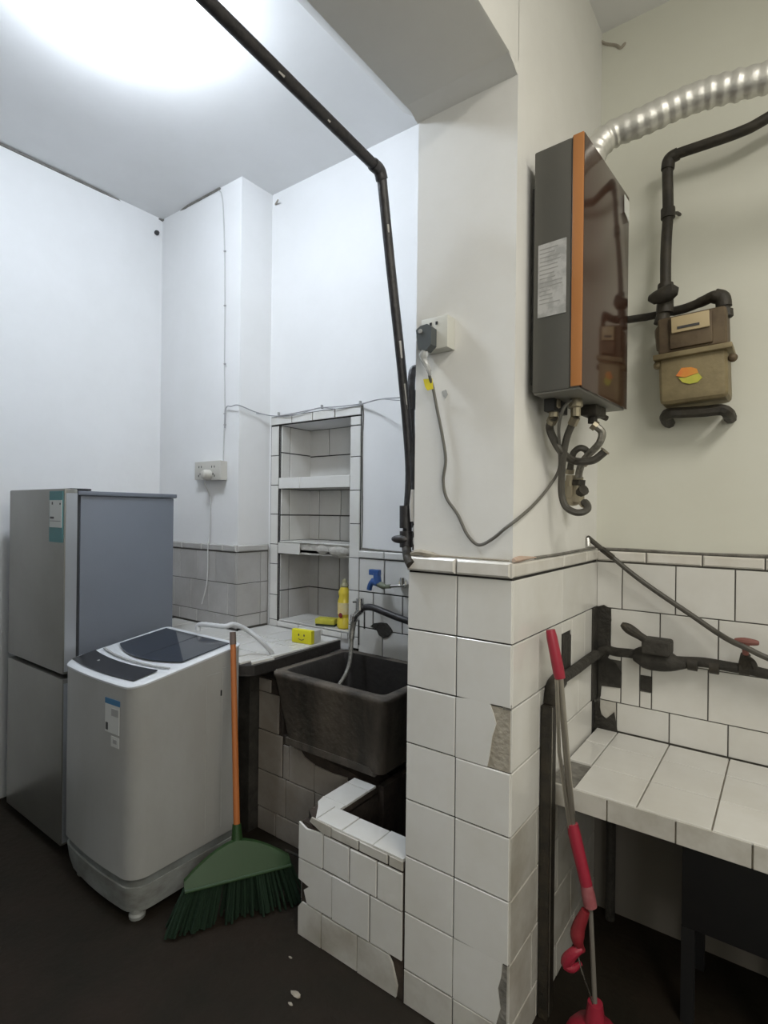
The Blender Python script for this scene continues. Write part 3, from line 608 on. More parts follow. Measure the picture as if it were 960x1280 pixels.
obj('socket', MB().tube([h0-dh.normalized()*.03, h0+dh.normalized()*.05], [.024, .016], 12), 'green', t)
obj('head_rim', MB().tube([e0+nn*.022, e1+nn*.022], .006, 8), 'green', t)
br = MB(); random.seed(3)
for i in range(150):
    s = random.random(); q = random.uniform(-1, 1)
    a = e0.lerp(e1, s)+nn*.018*q
    fan = ed*(s-.5)*.12
    e = Vector((a.x+fan.x-ed.x*.02+nn.x*(.03*q+.012)+random.uniform(-.006, .006), a.y+fan.y+nn.y*(.03*q+.012)+random.uniform(-.006, .006), .003+random.random()*.012))
    br.tube([a+Vector((0,0,.004)), a.lerp(e, .5)+Vector((0,0,.004)), e], [.006, .0055, .0045], 4)
o = obj('bristles', br, 'bristle', t); o['kind'] = 'stuff'
# dustpan-like grey stick lying behind the broom
t = tag(obj('stick', MB().tube([(-1.60, 1.53, .16), (-1.42, 1.54, .165)], .005, 6), 'dark_pipe'), 'thin grey stick between the broom head and the mop basin', 'stick')
LOC[t.name] = Vector(t.location)

# ================================================================ DIAGONAL BLACK PIPE AND RISER
t = thing('gas_pipe', 'long black pipe dropping from the ceiling beam to the pillar trim', 'pipe', (-.985, 1.40, 1.36))
X = -.985
P = [at(205, -48, 'x', X), at(260, 2, 'x', X), at(362, 100, 'x', X), at(466, 205, 'x', X)]
elb = [at(466, 205, 'x', X), at(474, 213, 'x', X), at(477.5, 225, 'x', X)]
P[0] = P[1]+(P[1]-P[3])*1.0
obj('ceiling_run', MB().tube([P[0], P[3]], .0155, 14), 'black_pipe', t)
dn = [at(477.5, 225, 'x', X), at(488, 330, 'x', X), at(503, 470, 'x', X), at(512, 580, 'x', X), at(510, 640, 'x', X), at(508, 685, 'x', X)]
obj('elbow', MB().tube(smooth(elb, 6), .0185, 14), 'black_pipe', t)
obj('drop_run', MB().tube(smooth(dn, 6), .0150, 14), 'black_pipe', t)
obj('joint', MB().tube([at(507.5, 632, 'x', X), at(507.5, 660, 'x', X)], .021, 14), 'black_pipe', t)
obj('end_elbow', MB().tube(smooth([at(508, 685, 'x', X), at(510, 697, 'y', 1.40), at(514, 706, 'y', 1.385)], 5), .015, 12), 'dark_pipe', t)
vl = obj('valve_lever', MB().ball(at(499, 674, 'y', 1.39), .030, .012, .0125), 'black_pipe', t)
obj('valve_body', MB().tube([at(508, 664, 'x', X), at(508, 684, 'x', X)], .022, 14), 'black_pipe', t)
for a, b_, rr in ((425, 447, .004), (480, 520, .003), (280, 290, .004)):
    pa = dn[1].lerp(dn[2], (a-330)/140) if a > 330 else dn[0].lerp(dn[1], (a-225)/105); pb = dn[1].lerp(dn[2], (b_-330)/140) if a > 330 else dn[0].lerp(dn[1], (b_-225)/105)
    off = (Vector((0, 0, EYE))-pa).normalized()*.0135+CR*.004
    obj('paint_flake', MB().tube([pa+off, pb+off], [rr, rr*.8], 6), 'chip', t)
for f_ in (.33, .62):
    pa = P[3].lerp(P[1], f_); off = (Vector((0,0,EYE))-pa).normalized()*.0145
    obj('paint_flake', MB().tube([pa+off, pa+off+(P[1]-P[3]).normalized()*.018], [.004, .003], 6), 'chip', t)
obj('plaster_lump', MB().tube([at(516, 612, 'y', 1.425), at(515.5, 632, 'y', 1.425), at(516, 652, 'y', 1.425)], [.006, .010, .008], 8), 'chip', t)
t = thing('water_riser', 'short black riser pipe crossing behind the long pipe beside the pillar', 'pipe', (-.955, 1.47, 1.4))
rp = smooth([at(524, 461, 'y', 1.52), at(517, 462, 'y', 1.50), at(514.5, 474, 'y', 1.49), at(514, 500, 'y', 1.48), at(514, 540, 'y', 1.47), at(518, 600, 'y', 1.455), at(521, 640, 'y', 1.45)], 6)
rp = [Vector((min(p.x, -.9435), p.y, p.z)) for p in rp]
obj('pipe_run', MB().tube(rp, .0125, 12), 'black_pipe', t)
obj('joint', MB().tube([rp[18]+Vector((0,0,.03)), rp[18]-Vector((0,0,.03))], .018, 12), 'black_pipe', t)
rl = [rp[-1], rp[-1]-Vector((0,.0,.06)), rp[-1]-Vector((0,.0,.12))]
obj('lower_run', MB().tube(rl, [.015, .013, .014], 12), 'dark_pipe', t)
for f_ in (.2, .45, .75): obj('paint_flake', MB().ball(rp[-1].lerp(rl[-1], f_)+Vector((.0, -.0125, 0)), .006, .003, .014, seg=8, jit=.2), 'chip', t)

# ================================================================ CABLES AND SOCKETS LEFT BAY
KY = 1.978
t = thing('wall_cable', 'thin white cable clipped down the chimney breast to the double socket', 'cable', (-2.60, 1.975, 1.8))
cp_ = smooth([at(x, y, 'y', KY) for x, y in ((274,238),(277,243),(279,262),(280.5,310),(281,380),(280.5,450),(281,510),(280,540),(279,577))], 5)
obj('wire', MB().tube(cp_, .0032, 6), 'cable_white', t)
for y in (314, 382, 455, 517, 531):
    p = at(281, y, 'y', KY-.002); obj('clip', MB().box(p.x-.005, p.x+.007, p.y-.005, p.y+.004, p.z-.003, p.z+.003), 'ink_soft', t)
t = thing('looping_cable', 'thin grey cable sagging across the top of the tiled niche to the pipe', 'cable', (-2.1, 2.19, 2.06))
lp = smooth([at(281, 535, 'y', KY-.004), at(281.5, 515, 'y', KY-.004), at(284, 508, 'y', KY-.006), at(289, 508, 'y', KY-.01), Vector((-2.476, 1.972, 2.096)), Vector((-2.474, 2.10, 2.075)), at(343, 520, 'y', BY-.012), at(360, 518, 'y', BY-.012), at(385, 513, 'y', BY-.012), at(402, 509.5, 'y', BY-.012), at(420, 508.5, 'y', BY-.012), at(450, 505, 'y', BY-.012), at(475, 499, 'y', 2.10), at(500, 497, 'y', 1.85)], 6)
obj('wire', MB().tube(lp, .0030, 6), 'cable_mid', t)
obj('wire', MB().tube(smooth([p+Vector((0, -.004, .006*math.sin(i*.35)-.006)) for i, p in enumerate(lp[30:])], 2), .0024, 6), 'cable_mid', t)
for x, y in ((348,517),(402,508),(450,503)):
    p = at(x, y, 'y', BY-.012); obj('clip', MB().box(p.x-.003, p.x+.003, p.y-.005, p.y+.01, p.z-.012, p.z+.008), 'ink_soft', t)
def socket_box(name, label, x0, x1, z0, z1, d, m, gr=None):
    t = thing(name, label, 'socket', ((x0+x1)/2, KY, z0), gr)
    obj('back_box', bx(x0+.003, x1-.003, KY-d+.008, KY+.006, z0+.003, z1-.003), m, t)
    obj('face_plate', bx(x0, x1, KY-d, KY-d+.010, z0, z1, b=.004), m, t)
    cx, cz = (x0+x1)/2, (z0+z1)/2; hs = MB()
    for a, b_ in ((-.012, .022), (.012, .022), (0, -.02), (-.014, -.03), (.014, -.03)):
        hs.box(cx+a-.003, cx+a+.003, KY-d-.0012, KY-d+.002, cz+b_-.006, cz+b_+.006)
    obj('pin_holes', hs, 'black', t); return t
socket_box('wall_socket', 'left aged white wall socket of the pair on the chimney breast', -2.838, -2.728, 1.686, 1.792, .035, 'socket2', 'sockets on the chimney breast')
s2 = socket_box('wall_socket', 'right wall socket of the chimney pair with a round plug in it', -2.724, -2.585, 1.680, 1.792, .040, 'socket2', 'sockets on the chimney breast')
t = thing('socket_plug', 'aged cream plug in the right-hand chimney socket', 'plug', (-2.68, KY-.05, 1.70))
obj('plug_body', MB().lathe((-2.685, KY-.042, 1.712), (0,-1,0), [(.028, 0), (.028, .03), (.022, .045), (.012, .05)], 16), 'socket2', t)
obj('plug_wire', MB().tube(smooth([(-2.700, KY-.06, 1.70), (-2.716, KY-.05, 1.66), (-2.724, KY-.008, 1.58), (-2.724, KY-.006, 1.40), (-2.724, KY-.018, 1.30), (-2.724, KY-.022, 1.10), (-2.76, KY-.03, .96)], 8), .0035, 6), 'cable_white', t)
p = at(196, 291, 'x', -3.272); 
t = tag(obj('wall_hook', MB().lathe((-3.279, p.y, p.z), (1,0,0), [(.014, 0), (.016, .01), (.010, .022)], 10), 'ink'), 'small dark knob in the upper left corner under the ceiling', 'knob')
p = at(345, 254, 'y', BY)
t = tag(obj('ceiling_nail', MB().tube([(p.x-.01, BY+.007, p.z), (p.x+.05, BY-.03, p.z-.01)], [.006, .004], 6), 'mortar'), 'small bent nail under the ceiling above the niche', 'nail')

# ================================================================ SINK FITTINGS
t = thing('blue_tap', 'blue plastic tap on the tiles above the sink', 'tap', tuple(at(480, 738, 'y', 2.12)))
k = 2.12
obj('tap_body', MB().tube(smooth([at(488, 733, 'y', k), at(480, 733, 'y', k), at(472, 729, 'y', k), at(468, 727, 'y', k)], 4), [.010]*4+[.015]*5+[.013]*4, 12), 'olive', t)
obj('spout', MB().tube(smooth([at(473, 729, 'y', k), at(466, 727, 'y', k), at(463, 731, 'y', k), at(461.5, 737, 'y', k)], 5), [.018]*6+[.013]*10, 12), 'blue_tap', t)
obj('tap_handle', MB().tube([at(472, 729, 'y', k), at(471, 716, 'y', k)], [.020, .018], 12).box(*(lambda a: (a.x-.034, a.x+.026, a.y-.012, a.y+.012, a.z-.012, a.z+.016))(at(469.5, 716, 'y', k)), b=.004), 'blue_tap', t)
obj('stem', MB().tube([at(487, 733, 'y', k), at(506, 732, 'y', 2.14)], .0075, 10), 'chrome', t)
obj('wall_flange', MB().tube([at(503, 729, 'y', 2.14), at(504.5, 729, 'y', 2.20)], [.018, .026], 14).tube([at(503, 731, 'y', 2.14), at(503, 722, 'y', 2.14)], .012, 12), 'chrome', t)
k = 2.08
t = thing('chrome_tap', 'chrome washing tap on a black pipe above the sink with a worn hose', 'tap', tuple(at(448, 770, 'y', k)))
obj('tap_body', MB().tube([at(450, 748, 'y', k), at(450, 762, 'y', k)], [.019, .022], 14).tube(smooth([at(452, 762, 'y', k), at(446, 768, 'y', k), at(443, 774, 'y', k)], 4), [.018, .018, .018, .017, .016, .015, .015, .014, .014], 12), 'chrome', t)
obj('tap_handle', MB().tube([at(451, 751, 'y', k), at(441, 752, 'y', k-.02)], [.010, .007], 10), 'chrome', t)
obj('supply_pipe', MB().tube(smooth([at(452, 762, 'y', k+.01), at(457, 759, 'y', k), at(466, 759.5, 'y', k), at(480, 765, 'y', 2.09), at(495, 771, 'y', 2.10), at(512, 777, 'y', 2.11), at(530, 783, 'y', 2.12)], 6), [.013]*6+[.0165]*31, 12), 'black_pipe', t)
obj('tap_hose', MB().tube(smooth([at(443, 772, 'y', k), at(440, 790, 'y', k-.01), at(439, 810, 'y', k-.03), at(437, 828, 'y', k-.06), at(432, 843, 'y', k-.10), at(424, 856, 'y', k-.14)], 8), [.014]*12+[.010]*29, 10), 'braid', t)
obj('hose_collar', MB().tube([at(443, 769, 'y', k), at(442, 776, 'y', k)], .020, 12), 'chrome', t)
# bottle, sponges
bp_ = Vector((-1.935, 2.262, .8795))
t = thing('detergent_bottle', 'yellow dish soap bottle in the niche above the sink', 'bottle', tuple(bp_))
obj('bottle_body', MB().lathe(bp_, (0,0,1), [(.030, 0), (.037, .006), (.037, .05), (.030, .06), (.034, .07), (.035, .15), (.028, .17), (.032, .185), (.032, .20), (.018, .225)], 20), 'bottle', t)
obj('bottle_label', MB().lathe(bp_+Vector((0,0,.078)), (0,0,1), [(.0357, 0), (.0362, .062)], 20), 'bot_label', t)
obj('bottle_neck', MB().lathe(bp_+Vector((0,0,.222)), (0,0,1), [(.020, 0), (.024, .008), (.018, .02), (.012, .028), (.010, .045)], 16), 'bottle_clear', t)
q = at(435, 771, 'y', 2.225)
obj('label_badge', MB().ball((bp_.x+.006, bp_.y-.036, q.z), .014, .003, .014), 'red_dark', t)
c = at(394, 781, 'z', .895)
t = thing('sponge', 'olive yellow sponge with a dark scouring side on the niche ledge', 'sponge', (c.x, 2.262, .8795))
def rotbox(cx, cy, z0, sx, sy, sz, a, b=.004):
    return MB().box(-sx/2, sx/2, -sy/2, sy/2, 0, sz, b=b).xf(Matrix.Translation((cx, cy, z0)) @ Matrix.Rotation(a, 4, 'Z'))
obj('scouring_pad', rotbox(c.x+.004, 2.262, .8795, .115, .070, .009, .35, .002), 'scour', t)
obj('foam', rotbox(c.x, 2.262, .8885, .115, .070, .030, .35, .006), 'sponge_g', t)
c = at(378, 803, 'z', .842)
t = thing('smiley_sponge', 'bright yellow and white block sponge with a smiling face on the worktop', 'sponge', (c.x, c.y+.03, .8405))
R_ = Matrix.Translation((c.x, c.y+.035, .8405)) @ Matrix.Rotation(.12, 4, 'Z')
obj('foam', MB().box(-.062, .062, .0, .028, 0, .068, b=.004).xf(R_ @ Matrix.Translation((0, -.05, 0))), 'sponge_y', t)
obj('white_foam', MB().box(-.062, .062, .0285, .085, 0, .064, b=.006).xf(R_ @ Matrix.Translation((0, -.05, 0))), 'sponge_w', t)
face = MB()
for ex in (-.016, .018): face.ball((ex, -.001, .042), .0042, .0015, .0065, seg=8)
face.tube([(-.018+.036*i/8, -.001, .024-.007*math.sin(PI*i/8)) for i in range(9)], .0014, 5)
obj('printed_face', face.xf(R_ @ Matrix.Translation((0, -.05, 0))), 'ink', t)

# ================================================================ PILLAR SOCKET, PLUG, CABLE
sx0, sx1, sz0, sz1, sd = -.882, -.792, 1.984, 2.078, .045
t = thing('pillar_socket', 'white square surface socket high on the pillar', 'socket', (-.857, PY, 2.0))
obj('back_box', bx(sx0, sx1, PY+.010-sd, PY+.010, sz0, sz1, b=.004), 'socket', t)
hs = MB()
for a in (-.848, -.828): hs.box(a-.0035, a+.0035, PY-sd+.0085, PY-sd+.012, 2.054, 2.063)
obj('pin_holes', hs, 'black', t)
t = thing('heater_plug', 'slate grey plug in the pillar socket with a clear wrapped cord', 'plug', (-.872, PY-.05, 1.99))
pf = PY-sd-.022
DX, DZ = .021, -.016
obj('plug_body', MB().prism([(x+DX, pf, z+DZ) for x, z in ((-.900, 2.055), (-.885, 2.064), (-.862, 2.066), (-.848, 2.055), (-.848, 2.005), (-.866, 1.990), (-.892, 1.998))], (0, .030, 0)), 'plug', t)
obj('plug_button', MB().lathe((-.884+DX, pf-.001, 2.048+DZ), (0,-1,0), [(.007, 0), (.006, .003)], 12), 'ink_soft', t)
obj('wrap', MB().tube(smooth([(-.875+DX, pf+.01, 1.996+DZ), (-.882+DX, pf+.015, 1.972+DZ), (-.872+DX, pf+.02, 1.950+DZ), (-.868+DX, pf+.03, 1.925+DZ)], 4), [.010, .012, .014, .013, .011, .010, .009, .009, .009, .008, .007, .006, .005], 10), 'clear', t)
t = thing('heater_cable', 'grey power cable hanging in a loop from the pillar plug to the water heater', 'cable', (-.72, PY, 1.45))
k = PY-.004
cpts = [Vector((-.849, PY-.035, 1.925)), at(537, 470, 'y', k-.02), at(541, 484, 'y', k-.004), at(546, 510, 'y', k), at(553, 545, 'y', k), at(557, 575, 'y', k), at(554, 600, 'y', k), at(558, 622, 'y', k), at(572, 643, 'y', k), at(584, 668, 'y', k), at(598, 681, 'y', k), at(615, 674, 'y', k), at(632, 660, 'y', k-.004), Vector((PX1+.004, PY+.02, 1.495)), at(668, 630, 'x', PX1+.004), at(688, 606, 'x', PX1+.012), at(699, 585, 'x', PX1+.03), at(699, 555, 'x', PX1+.05), at(699, 530, 'x', PX1+.07), at(706, 508, 'x', PX1+.09), Vector((-.50, 1.60, 1.846))]
obj('cord', MB().tube(smooth(cpts, 8), .0046, 8), 'cable_grey', t)
p = at(535.5, 480, 'y', k-.012)
o = obj('tag', MB().prism([at(x, y, 'y', k-.012) for x, y in ((529,474),(540,473),(541,486),(534,488),(531,483))], (0, .003, 0)), 'yellow', t); o['label'] = 'yellow tag on the cord'
t = tag(obj('tape_scrap', MB().prism([at(x, y, 'y', PY+.009) for x, y in ((553,489),(558,487),(560,493),(557,498),(554,495))], (0, -.002, 0)), 'clear'), 'scrap of clear tape on the pillar plaster below the socket', 'tape')

# ================================================================ WATER HEATER
A = Vector((-.444, 1.46)); B_ = Vector((-.421, 1.847)); D = (B_-A).normalized(); NN = Vector((D.y, -D.x))
hz0, hz1 = 1.843, 2.512; HW = (B_-A).length; HD = .136
Mh = Matrix(((NN.x, D.x, 0, A.x), (NN.y, D.y, 0, A.y), (0, 0, 1, 0), (0, 0, 0, 1)))   # local: x outwards (0 = front face), y along the wall, z up
t = thing('water_heater', 'grey and orange gas water heater with a dark mirror front on the pillar side', 'water heater', (-.53, 1.65, hz0))
def hb(name, x0, x1, y0, y1, z0, z1, m, b=.003, parent=None):
    return obj(name, MB().box(x0, x1, y0, y1, z0, z1, b=b).xf(Mh), m, parent or t)
hb('casing', -HD, -.030, 0, HW, hz0, hz1, 'heater_side', .005)
hb('base_plate', -HD+.004, -.004, .004, HW-.004, hz0-.004, hz0+.002, 'heater_base', .001)
o = hb('front_frame', -.030, -.004, .0, HW, hz0+.001, hz1, 'heater_side', .002)
o = hb('orange_strip', -.026, .002, -.004, .003, hz0+.004, hz1, 'orange', .001); o['label'] = 'orange edge strip'
o = hb('glass_front', -.004, .003, .002, HW+.002, hz0, hz1, 'heater_front', .001); o['label'] = 'dark brown mirror glass front'
st = obj('front_sticker', MB().prism([(.0033, HW-.050, hz1-.012), (.0033, HW-.002, hz1-.016), (.0033, HW-.002, hz1-.080), (.0033, HW-.046, hz1-.066)], (.0015, 0, 0)).xf(Mh), 'white_label', t)
dk = obj('spec_sheet', MB().box(-HD+.015, -.042, -.0025, .002, hz0+.205, hz0+.405).xf(Mh), 'paper', t); dk['label'] = 'pale printed specification sheet'
pl = MB()
for i in range(14):
    z = hz0+.39-i*.0115
    pl.box(-HD+.02, -HD+.02+random.uniform(.03, .065), -.0032, -.002, z, z+.0022)
obj('sheet_print', pl.xf(Mh), 'ink_soft', t)
hb('wall_bracket', -HD-.018, -HD, .03, HW-.03, hz0+.03, hz1-.08, 'black', .002)
hb('wall_bracket', -HD+.004, -HD+.035, .07, .17, hz0-.040, hz0-.004, 'black', .002)
for (hx, hy, m1) in ((-.115, .10, 'brass'), (-.060, .125, 'brass'), (-.062, .27, 'dark_pipe')):
    obj('inlet_fitting', MB().lathe((hx, hy, hz0-.004), (0,0,-1), [(.018, 0), (.020, .006), (.020, .022), (.014, .026), (.014, .05)], 10).xf(Mh), m1, t)
obj('gas_valve', MB().box(-.085, -.035, .225, .315, hz0-.035, hz0-.004, b=.006).tube([(-.06, .31, hz0-.022), (-.045, .345, hz0-.030)], .009, 8).xf(Mh), 'dark_pipe', t)
def H_(x, y, z): return Mh @ Vector((x, y, z))
# hoses under the heater
g_ = 'hoses under the water heater'
def hose(label, pts, r, m, seg=9, endm='brass'):
    t = thing('heater_hose', label, 'hose', tuple(pts[0]), g_)
    P_ = smooth(pts, 8); obj('hose_run', MB().tube(P_, r, seg), m, t)
    for a, b_ in ((0, 3), (-1, -4)): obj('end_nut', MB().tube([P_[a], P_[b_]], r*1.35, 8), endm, t)
    return t
k = 1.72
hose('thick dark hose from the heater left outlet sweeping under the others', [H_(-.115, .10, hz0-.056), at(687, 535, 'y', 1.60), at(694, 553, 'y', 1.61), at(703, 566, 'y', 1.63), at(715, 575, 'y', k), at(727, 577, 'y', k), at(742, 575, 'y', k), at(753, 567, 'y', k), at(757, 563, 'y', k)], .0118, 'hose')
hose('straight dark hose from the heater middle outlet curling up at the bottom', [H_(-.060, .125, hz0-.056), at(709, 545, 'y', 1.61), at(704, 570, 'y', 1.63), at(702, 595, 'y', 1.65), at(702, 618, 'y', 1.66), at(707, 633, 'y', 1.66), at(718, 640, 'y', 1.66), at(729, 640, 'y', 1.67), at(735, 635, 'y', 1.69), at(732, 628, 'y', 1.71), at(728, 630, 'y', 1.72)], .0105, 'hose')
hose('braided hose from the heater gas valve curving down to the wall tap', [H_(-.062, .27, hz0-.056), at(752, 540, 'y', 1.745), at(750, 552, 'y', 1.745), at(743, 561, 'y', 1.75), at(735, 569, 'y', 1.76), at(728, 578, 'y', 1.77), at(724, 590, 'y', 1.79), at(723, 601, 'y', 1.80)], .0115, 'braid')
hose('short hooped black hose above the wall tap', [at(712, 592, 'y', 1.80), at(714, 578, 'y', 1.79), at(717, 566, 'y', 1.78), at(725, 560, 'y', 1.78), at(733, 563, 'y', 1.79), at(735, 572, 'y', 1.80), at(729, 580, 'y', 1.81)], .0105, 'hose')
t = thing('angle_valve', 'dull chrome angle valves on the pillar side below the heater', 'valve', tuple(at(714, 620, 'y', 1.8)))
pw = at(714, 617, 'y', 1.80)
obj('wall_pipe', MB().tube([(PX1-.005, pw.y, pw.z), pw], .014, 10), 'dark_pipe', t)
obj('valve_body', MB().tube([at(713, 594, 'y', 1.8), at(712, 622, 'y', 1.8)], [.014, .020], 10).tube([at(724, 604, 'y', 1.8), at(722, 628, 'y', 1.8)], [.017, .021], 10).ball(at(716, 624, 'y', 1.8), .030, .018, .022), 'brass', t)
obj('valve_nut', MB().tube([at(712, 601, 'y', 1.8), at(712, 608, 'y', 1.8)], .021, 6), 'brass', t)
obj('valve_nut', MB().tube([at(724, 600, 'y', 1.8), at(723.5, 607, 'y', 1.8)], .022, 6), 'dark_pipe', t)
obj('valve_knob', MB().tube([at(722, 618, 'y', 1.8), at(730, 612, 'y', 1.78)], [.014, .018], 10), 'dark_pipe', t)

# ================================================================ FLUE DUCT
t = thing('flue_duct', 'corrugated silver foil flue duct running from the heater top to the right', 'duct', (-.47, 1.75, hz1))
fp_ = smooth([Vector((-.495, 1.70, hz1)), Vector((-.495, 1.705, hz1+.06)), Vector((-.482, 1.72, hz1+.115)), Vector((-.440, 1.74, hz1+.150)), Vector((-.37, 1.75, hz1+.160)), at(870, 122, 'y', 1.78), at(960, 97, 'y', 1.80), at(1120, 55, 'y', 1.83), Vector((.75, 1.86, 2.79)), Vector((1.71, 1.9, 2.80))], 22)
# resample evenly for the corrugation
def resample(P_, d):
    out = [P_[0]]; acc = 0
    for a, b_ in zip(P_, P_[1:]):
        L = (b_-a).length; s = d-acc
        while s < L: out.append(a.lerp(b_, s/L)); s += d
        acc = L-(s-d)
    return out
rp2 = resample(fp_, .0080)
random.seed(11)
rr_ = [.0372+(.0030 if (i//2) % 2 else 0)+random.uniform(-.0009, .0009) for i in range(len(rp2))]
obj('foil_tube', MB().tube(rp2, rr_, 20), 'foil', t, ang=60)
obj('collar', MB().lathe((-.495, 1.70, hz1), (0,0,1), [(.046, 0), (.046, .022), (.040, .024)], 20), 'heater_base', t)

# ================================================================ GAS METER AND PIPES
k = 2.08
t = thing('gas_meter', 'weathered brown gas meter on the right-hand wall', 'gas meter', tuple(at(868, 503, 'y', 2.09)))
mx0, mx1 = -.372, -.158
def mz(y): return at(868, y, 'y', k).z
z_b, z_f, z_t = mz(503), mz(443), mz(397)
tilt = Matrix.Translation((-.265, 0, z_f)) @ Matrix.Rotation(-.035, 4, 'Y') @ Matrix.Translation((.265, 0, -z_f))
def ob2(name, mb, m, parent=t): return obj(name, mb.xf(tilt), m, parent)
ob2('lower_case', MB().box(mx0+.006, mx1-.006, 2.045, 2.185, z_b, z_f, b=.022, seg=3), 'meter')
ob2('rim_flange', MB().box(mx0-.006, mx1+.008, 2.028, 2.19, z_f-.010, z_f+.008, b=.004), 'meter')
ob2('upper_case', MB().box(mx0+.006, mx1-.006, 2.050, 2.180, z_f+.009, z_t+.012, b=.014, seg=3), 'meter_dark')
ob2('front_panel', MB().box(mx0+.045, mx1-.045, 2.038, 2.055, z_f+.02, z_t+.004, b=.005), 'meter_dark')
ob2('register_window', MB().box(mx0+.052, mx1-.052, 2.030, 2.040, z_f+.070, z_t+.0, b=.003), 'meter_plate')
ob2('register_dial', MB().box(mx0+.070, mx1-.080, 2.0275, 2.0305, z_f+.080, z_f+.088), 'ink')
ob2('left_boss', MB().lathe((mx0+.018, 2.10, z_f+.09), (0,0,1), [(.024, -.05), (.028, .0), (.028, .02), (.022, .03)], 12), 'meter_dark')
def mp(x, y, kk=2.043): return at(x, y, 'y', kk)
obj('diamond_sticker', MB().prism([mp(x, y) for x, y in ((845,470),(852,460),(864,459),(871,461),(873,466),(856,472))], (0, -.002, 0)), 's_orange', t)['label'] = 'orange half of a sticker'
obj('diamond_sticker', MB().prism([mp(x, y) for x, y in ((848,472),(856,472.5),(873,466.5),(878,472),(872,478),(862,480),(853,478))], (0, -.002, 0)), 's_green', t)['label'] = 'yellow green half of a sticker'
obj('rim_ear', MB().ball(at(822, 457, 'y', 2.06), .014, .014, .014), 'meter', t); obj('rim_ear', MB().ball(at(916, 447, 'y', 2.06), .014, .014, .014), 'meter_dark', t)
t = thing('meter_bracket', 'dark bent iron bracket under the gas meter', 'bracket', tuple(at(870, 515, 'y', 2.19)))
bk = smooth([Vector((at(832, 523, 'y', 2.13).x, 2.205, at(832, 523, 'y', 2.13).z)), at(832, 521, 'y', 2.13), at(836, 515, 'y', 2.10), at(855, 513.5, 'y', 2.10), at(880, 512, 'y', 2.10), at(900, 510, 'y', 2.10), at(909, 513, 'y', 2.11), Vector((at(911, 518, 'y', 2.14).x, 2.205, at(911, 517, 'y', 2.14).z))], 5)
obj('bracket_bar', MB().tube([p-Vector((0, 0, .006)) for p in bk], .0195, 8), 'dark_pipe', t)

t = thing('meter_inlet_pipe', 'dark gas pipe dropping from the upper right to the valve over the gas meter', 'pipe', tuple(at(833, 300, 'y', 2.12)))
k = 2.12
up = [at(1100, 62, 'y', k), at(960, 147, 'y', k), at(925, 165, 'y', k), at(880, 181, 'y', k), at(848, 192, 'y', k), at(837, 199, 'y', k), at(834.5, 212, 'y', k), at(835, 265, 'y', k), at(833, 300, 'y', k), at(832, 330, 'y', k), at(832, 362, 'y', k)]
obj('pipe_run', MB().tube(smooth(up, 6), .0175, 12), 'dark_pipe', t)
obj('elbow', MB().tube(smooth(up[4:7], 5), .0215, 12), 'dark_pipe', t)
obj('collar', MB().tube([at(835, 261, 'y', k), at(835, 273, 'y', k)], .023, 12).tube([at(838, 268, 'y', k-.0), at(846, 266, 'y', 2.17), Vector((at(849, 266, 'y', 2.19).x, 2.205, at(849, 266, 'y', 2.19).z))], .006, 6), 'dark_pipe', t)
v = obj('valve_body', MB().tube([at(832, 355, 'y', k), at(831, 392, 'y', k)], [.025, .028], 12).ball(at(831, 370, 'y', k), .034, .03, .028), 'dark_pipe', t)
obj('valve_handle', MB().tube([at(811, 373, 'y', k-.035), at(817, 373, 'y', k-.036), at(828, 369, 'y', k-.036), at(840, 364, 'y', k-.034), at(848, 364, 'y', k-.03)], [.010, .021, .026, .028, .012], 12), 'dark_pipe', t)
obj('elbow_down', MB().tube([at(830, 388, 'y', k), at(827, 405, 'y', k)], [.020, .026], 12), 'dark_pipe', t)
t = thing('meter_outlet_pipe', 'dark pipe bent over the gas meter and running behind to the heater', 'pipe', tuple(at(870, 380, 'y', 2.13)))
op = [at(905, 398, 'y', k), at(905, 384, 'y', k), at(903, 373, 'y', k), at(893, 370, 'y', k), at(880, 376, 'y', 2.14), at(858, 385, 'y', 2.155), at(838, 390, 'y', 2.165), at(815, 395, 'y', 2.17), at(790, 399, 'y', 2.17), at(760, 403, 'y', 2.17)]
obj('pipe_run', MB().tube(smooth(op, 5), [.018]*22+[.016]*8+[.0135]*16, 12), 'dark_pipe', t)
obj('elbow', MB().tube(smooth(op[1:4], 5), .024, 12), 'dark_pipe', t)
obj('nut', MB().tube([at(905, 388, 'y', k), at(905.5, 397, 'y', k)], .026, 8), 'dark_pipe', t)

# ================================================================ COUNTER RIGHT BAY
CZ = .688
t = thing('tiled_counter', 'white tiled cooking counter in the right bay with one tile missing', 'counter', (.3, 1.9, .60))
obj('slab', bx(-.592, 1.70, 1.676, BY-.009, .618, .679), 'mortar', t)
fct = Fr((0, 0, .680), (1,0,0), (0,1,0), (0,0,1))
XS = [-.515, -.340, -.157, .025, .205, .385, .565, .745, .925, 1.105, 1.285, 1.465, 1.645]
YS = [1.668, 1.857, 2.045, BY-.012]
for i in range(3):
    for j, (a, b_) in enumerate(zip([-.592]+XS, XS+[1.70])):
        if i == 0 and j == 0: continue
        tile(t, fct, a, YS[i], b_, YS[i+1], 'tile', th=.008, gap=.004)
obj('bare_mortar', bx(-.592, -.517, 1.672, 1.855, .679, .682), 'grime', t)
fcf = Fr((0, 1.676, 0), (1,0,0), (0,0,1), (0,-1,0))
course(t, fcf, -.592, 1.70, .618, .686, [at(758.4, 1010, 'y', 1.67).x, at(844.4, 1030, 'y', 1.67).x, at(940.6, 1060, 'y', 1.67).x]+steps(.11, .18, 10)[10:], 'tile_dirty', th=.008, gap=.004)
ux = at(763, 1100, 'y', 2.16).x
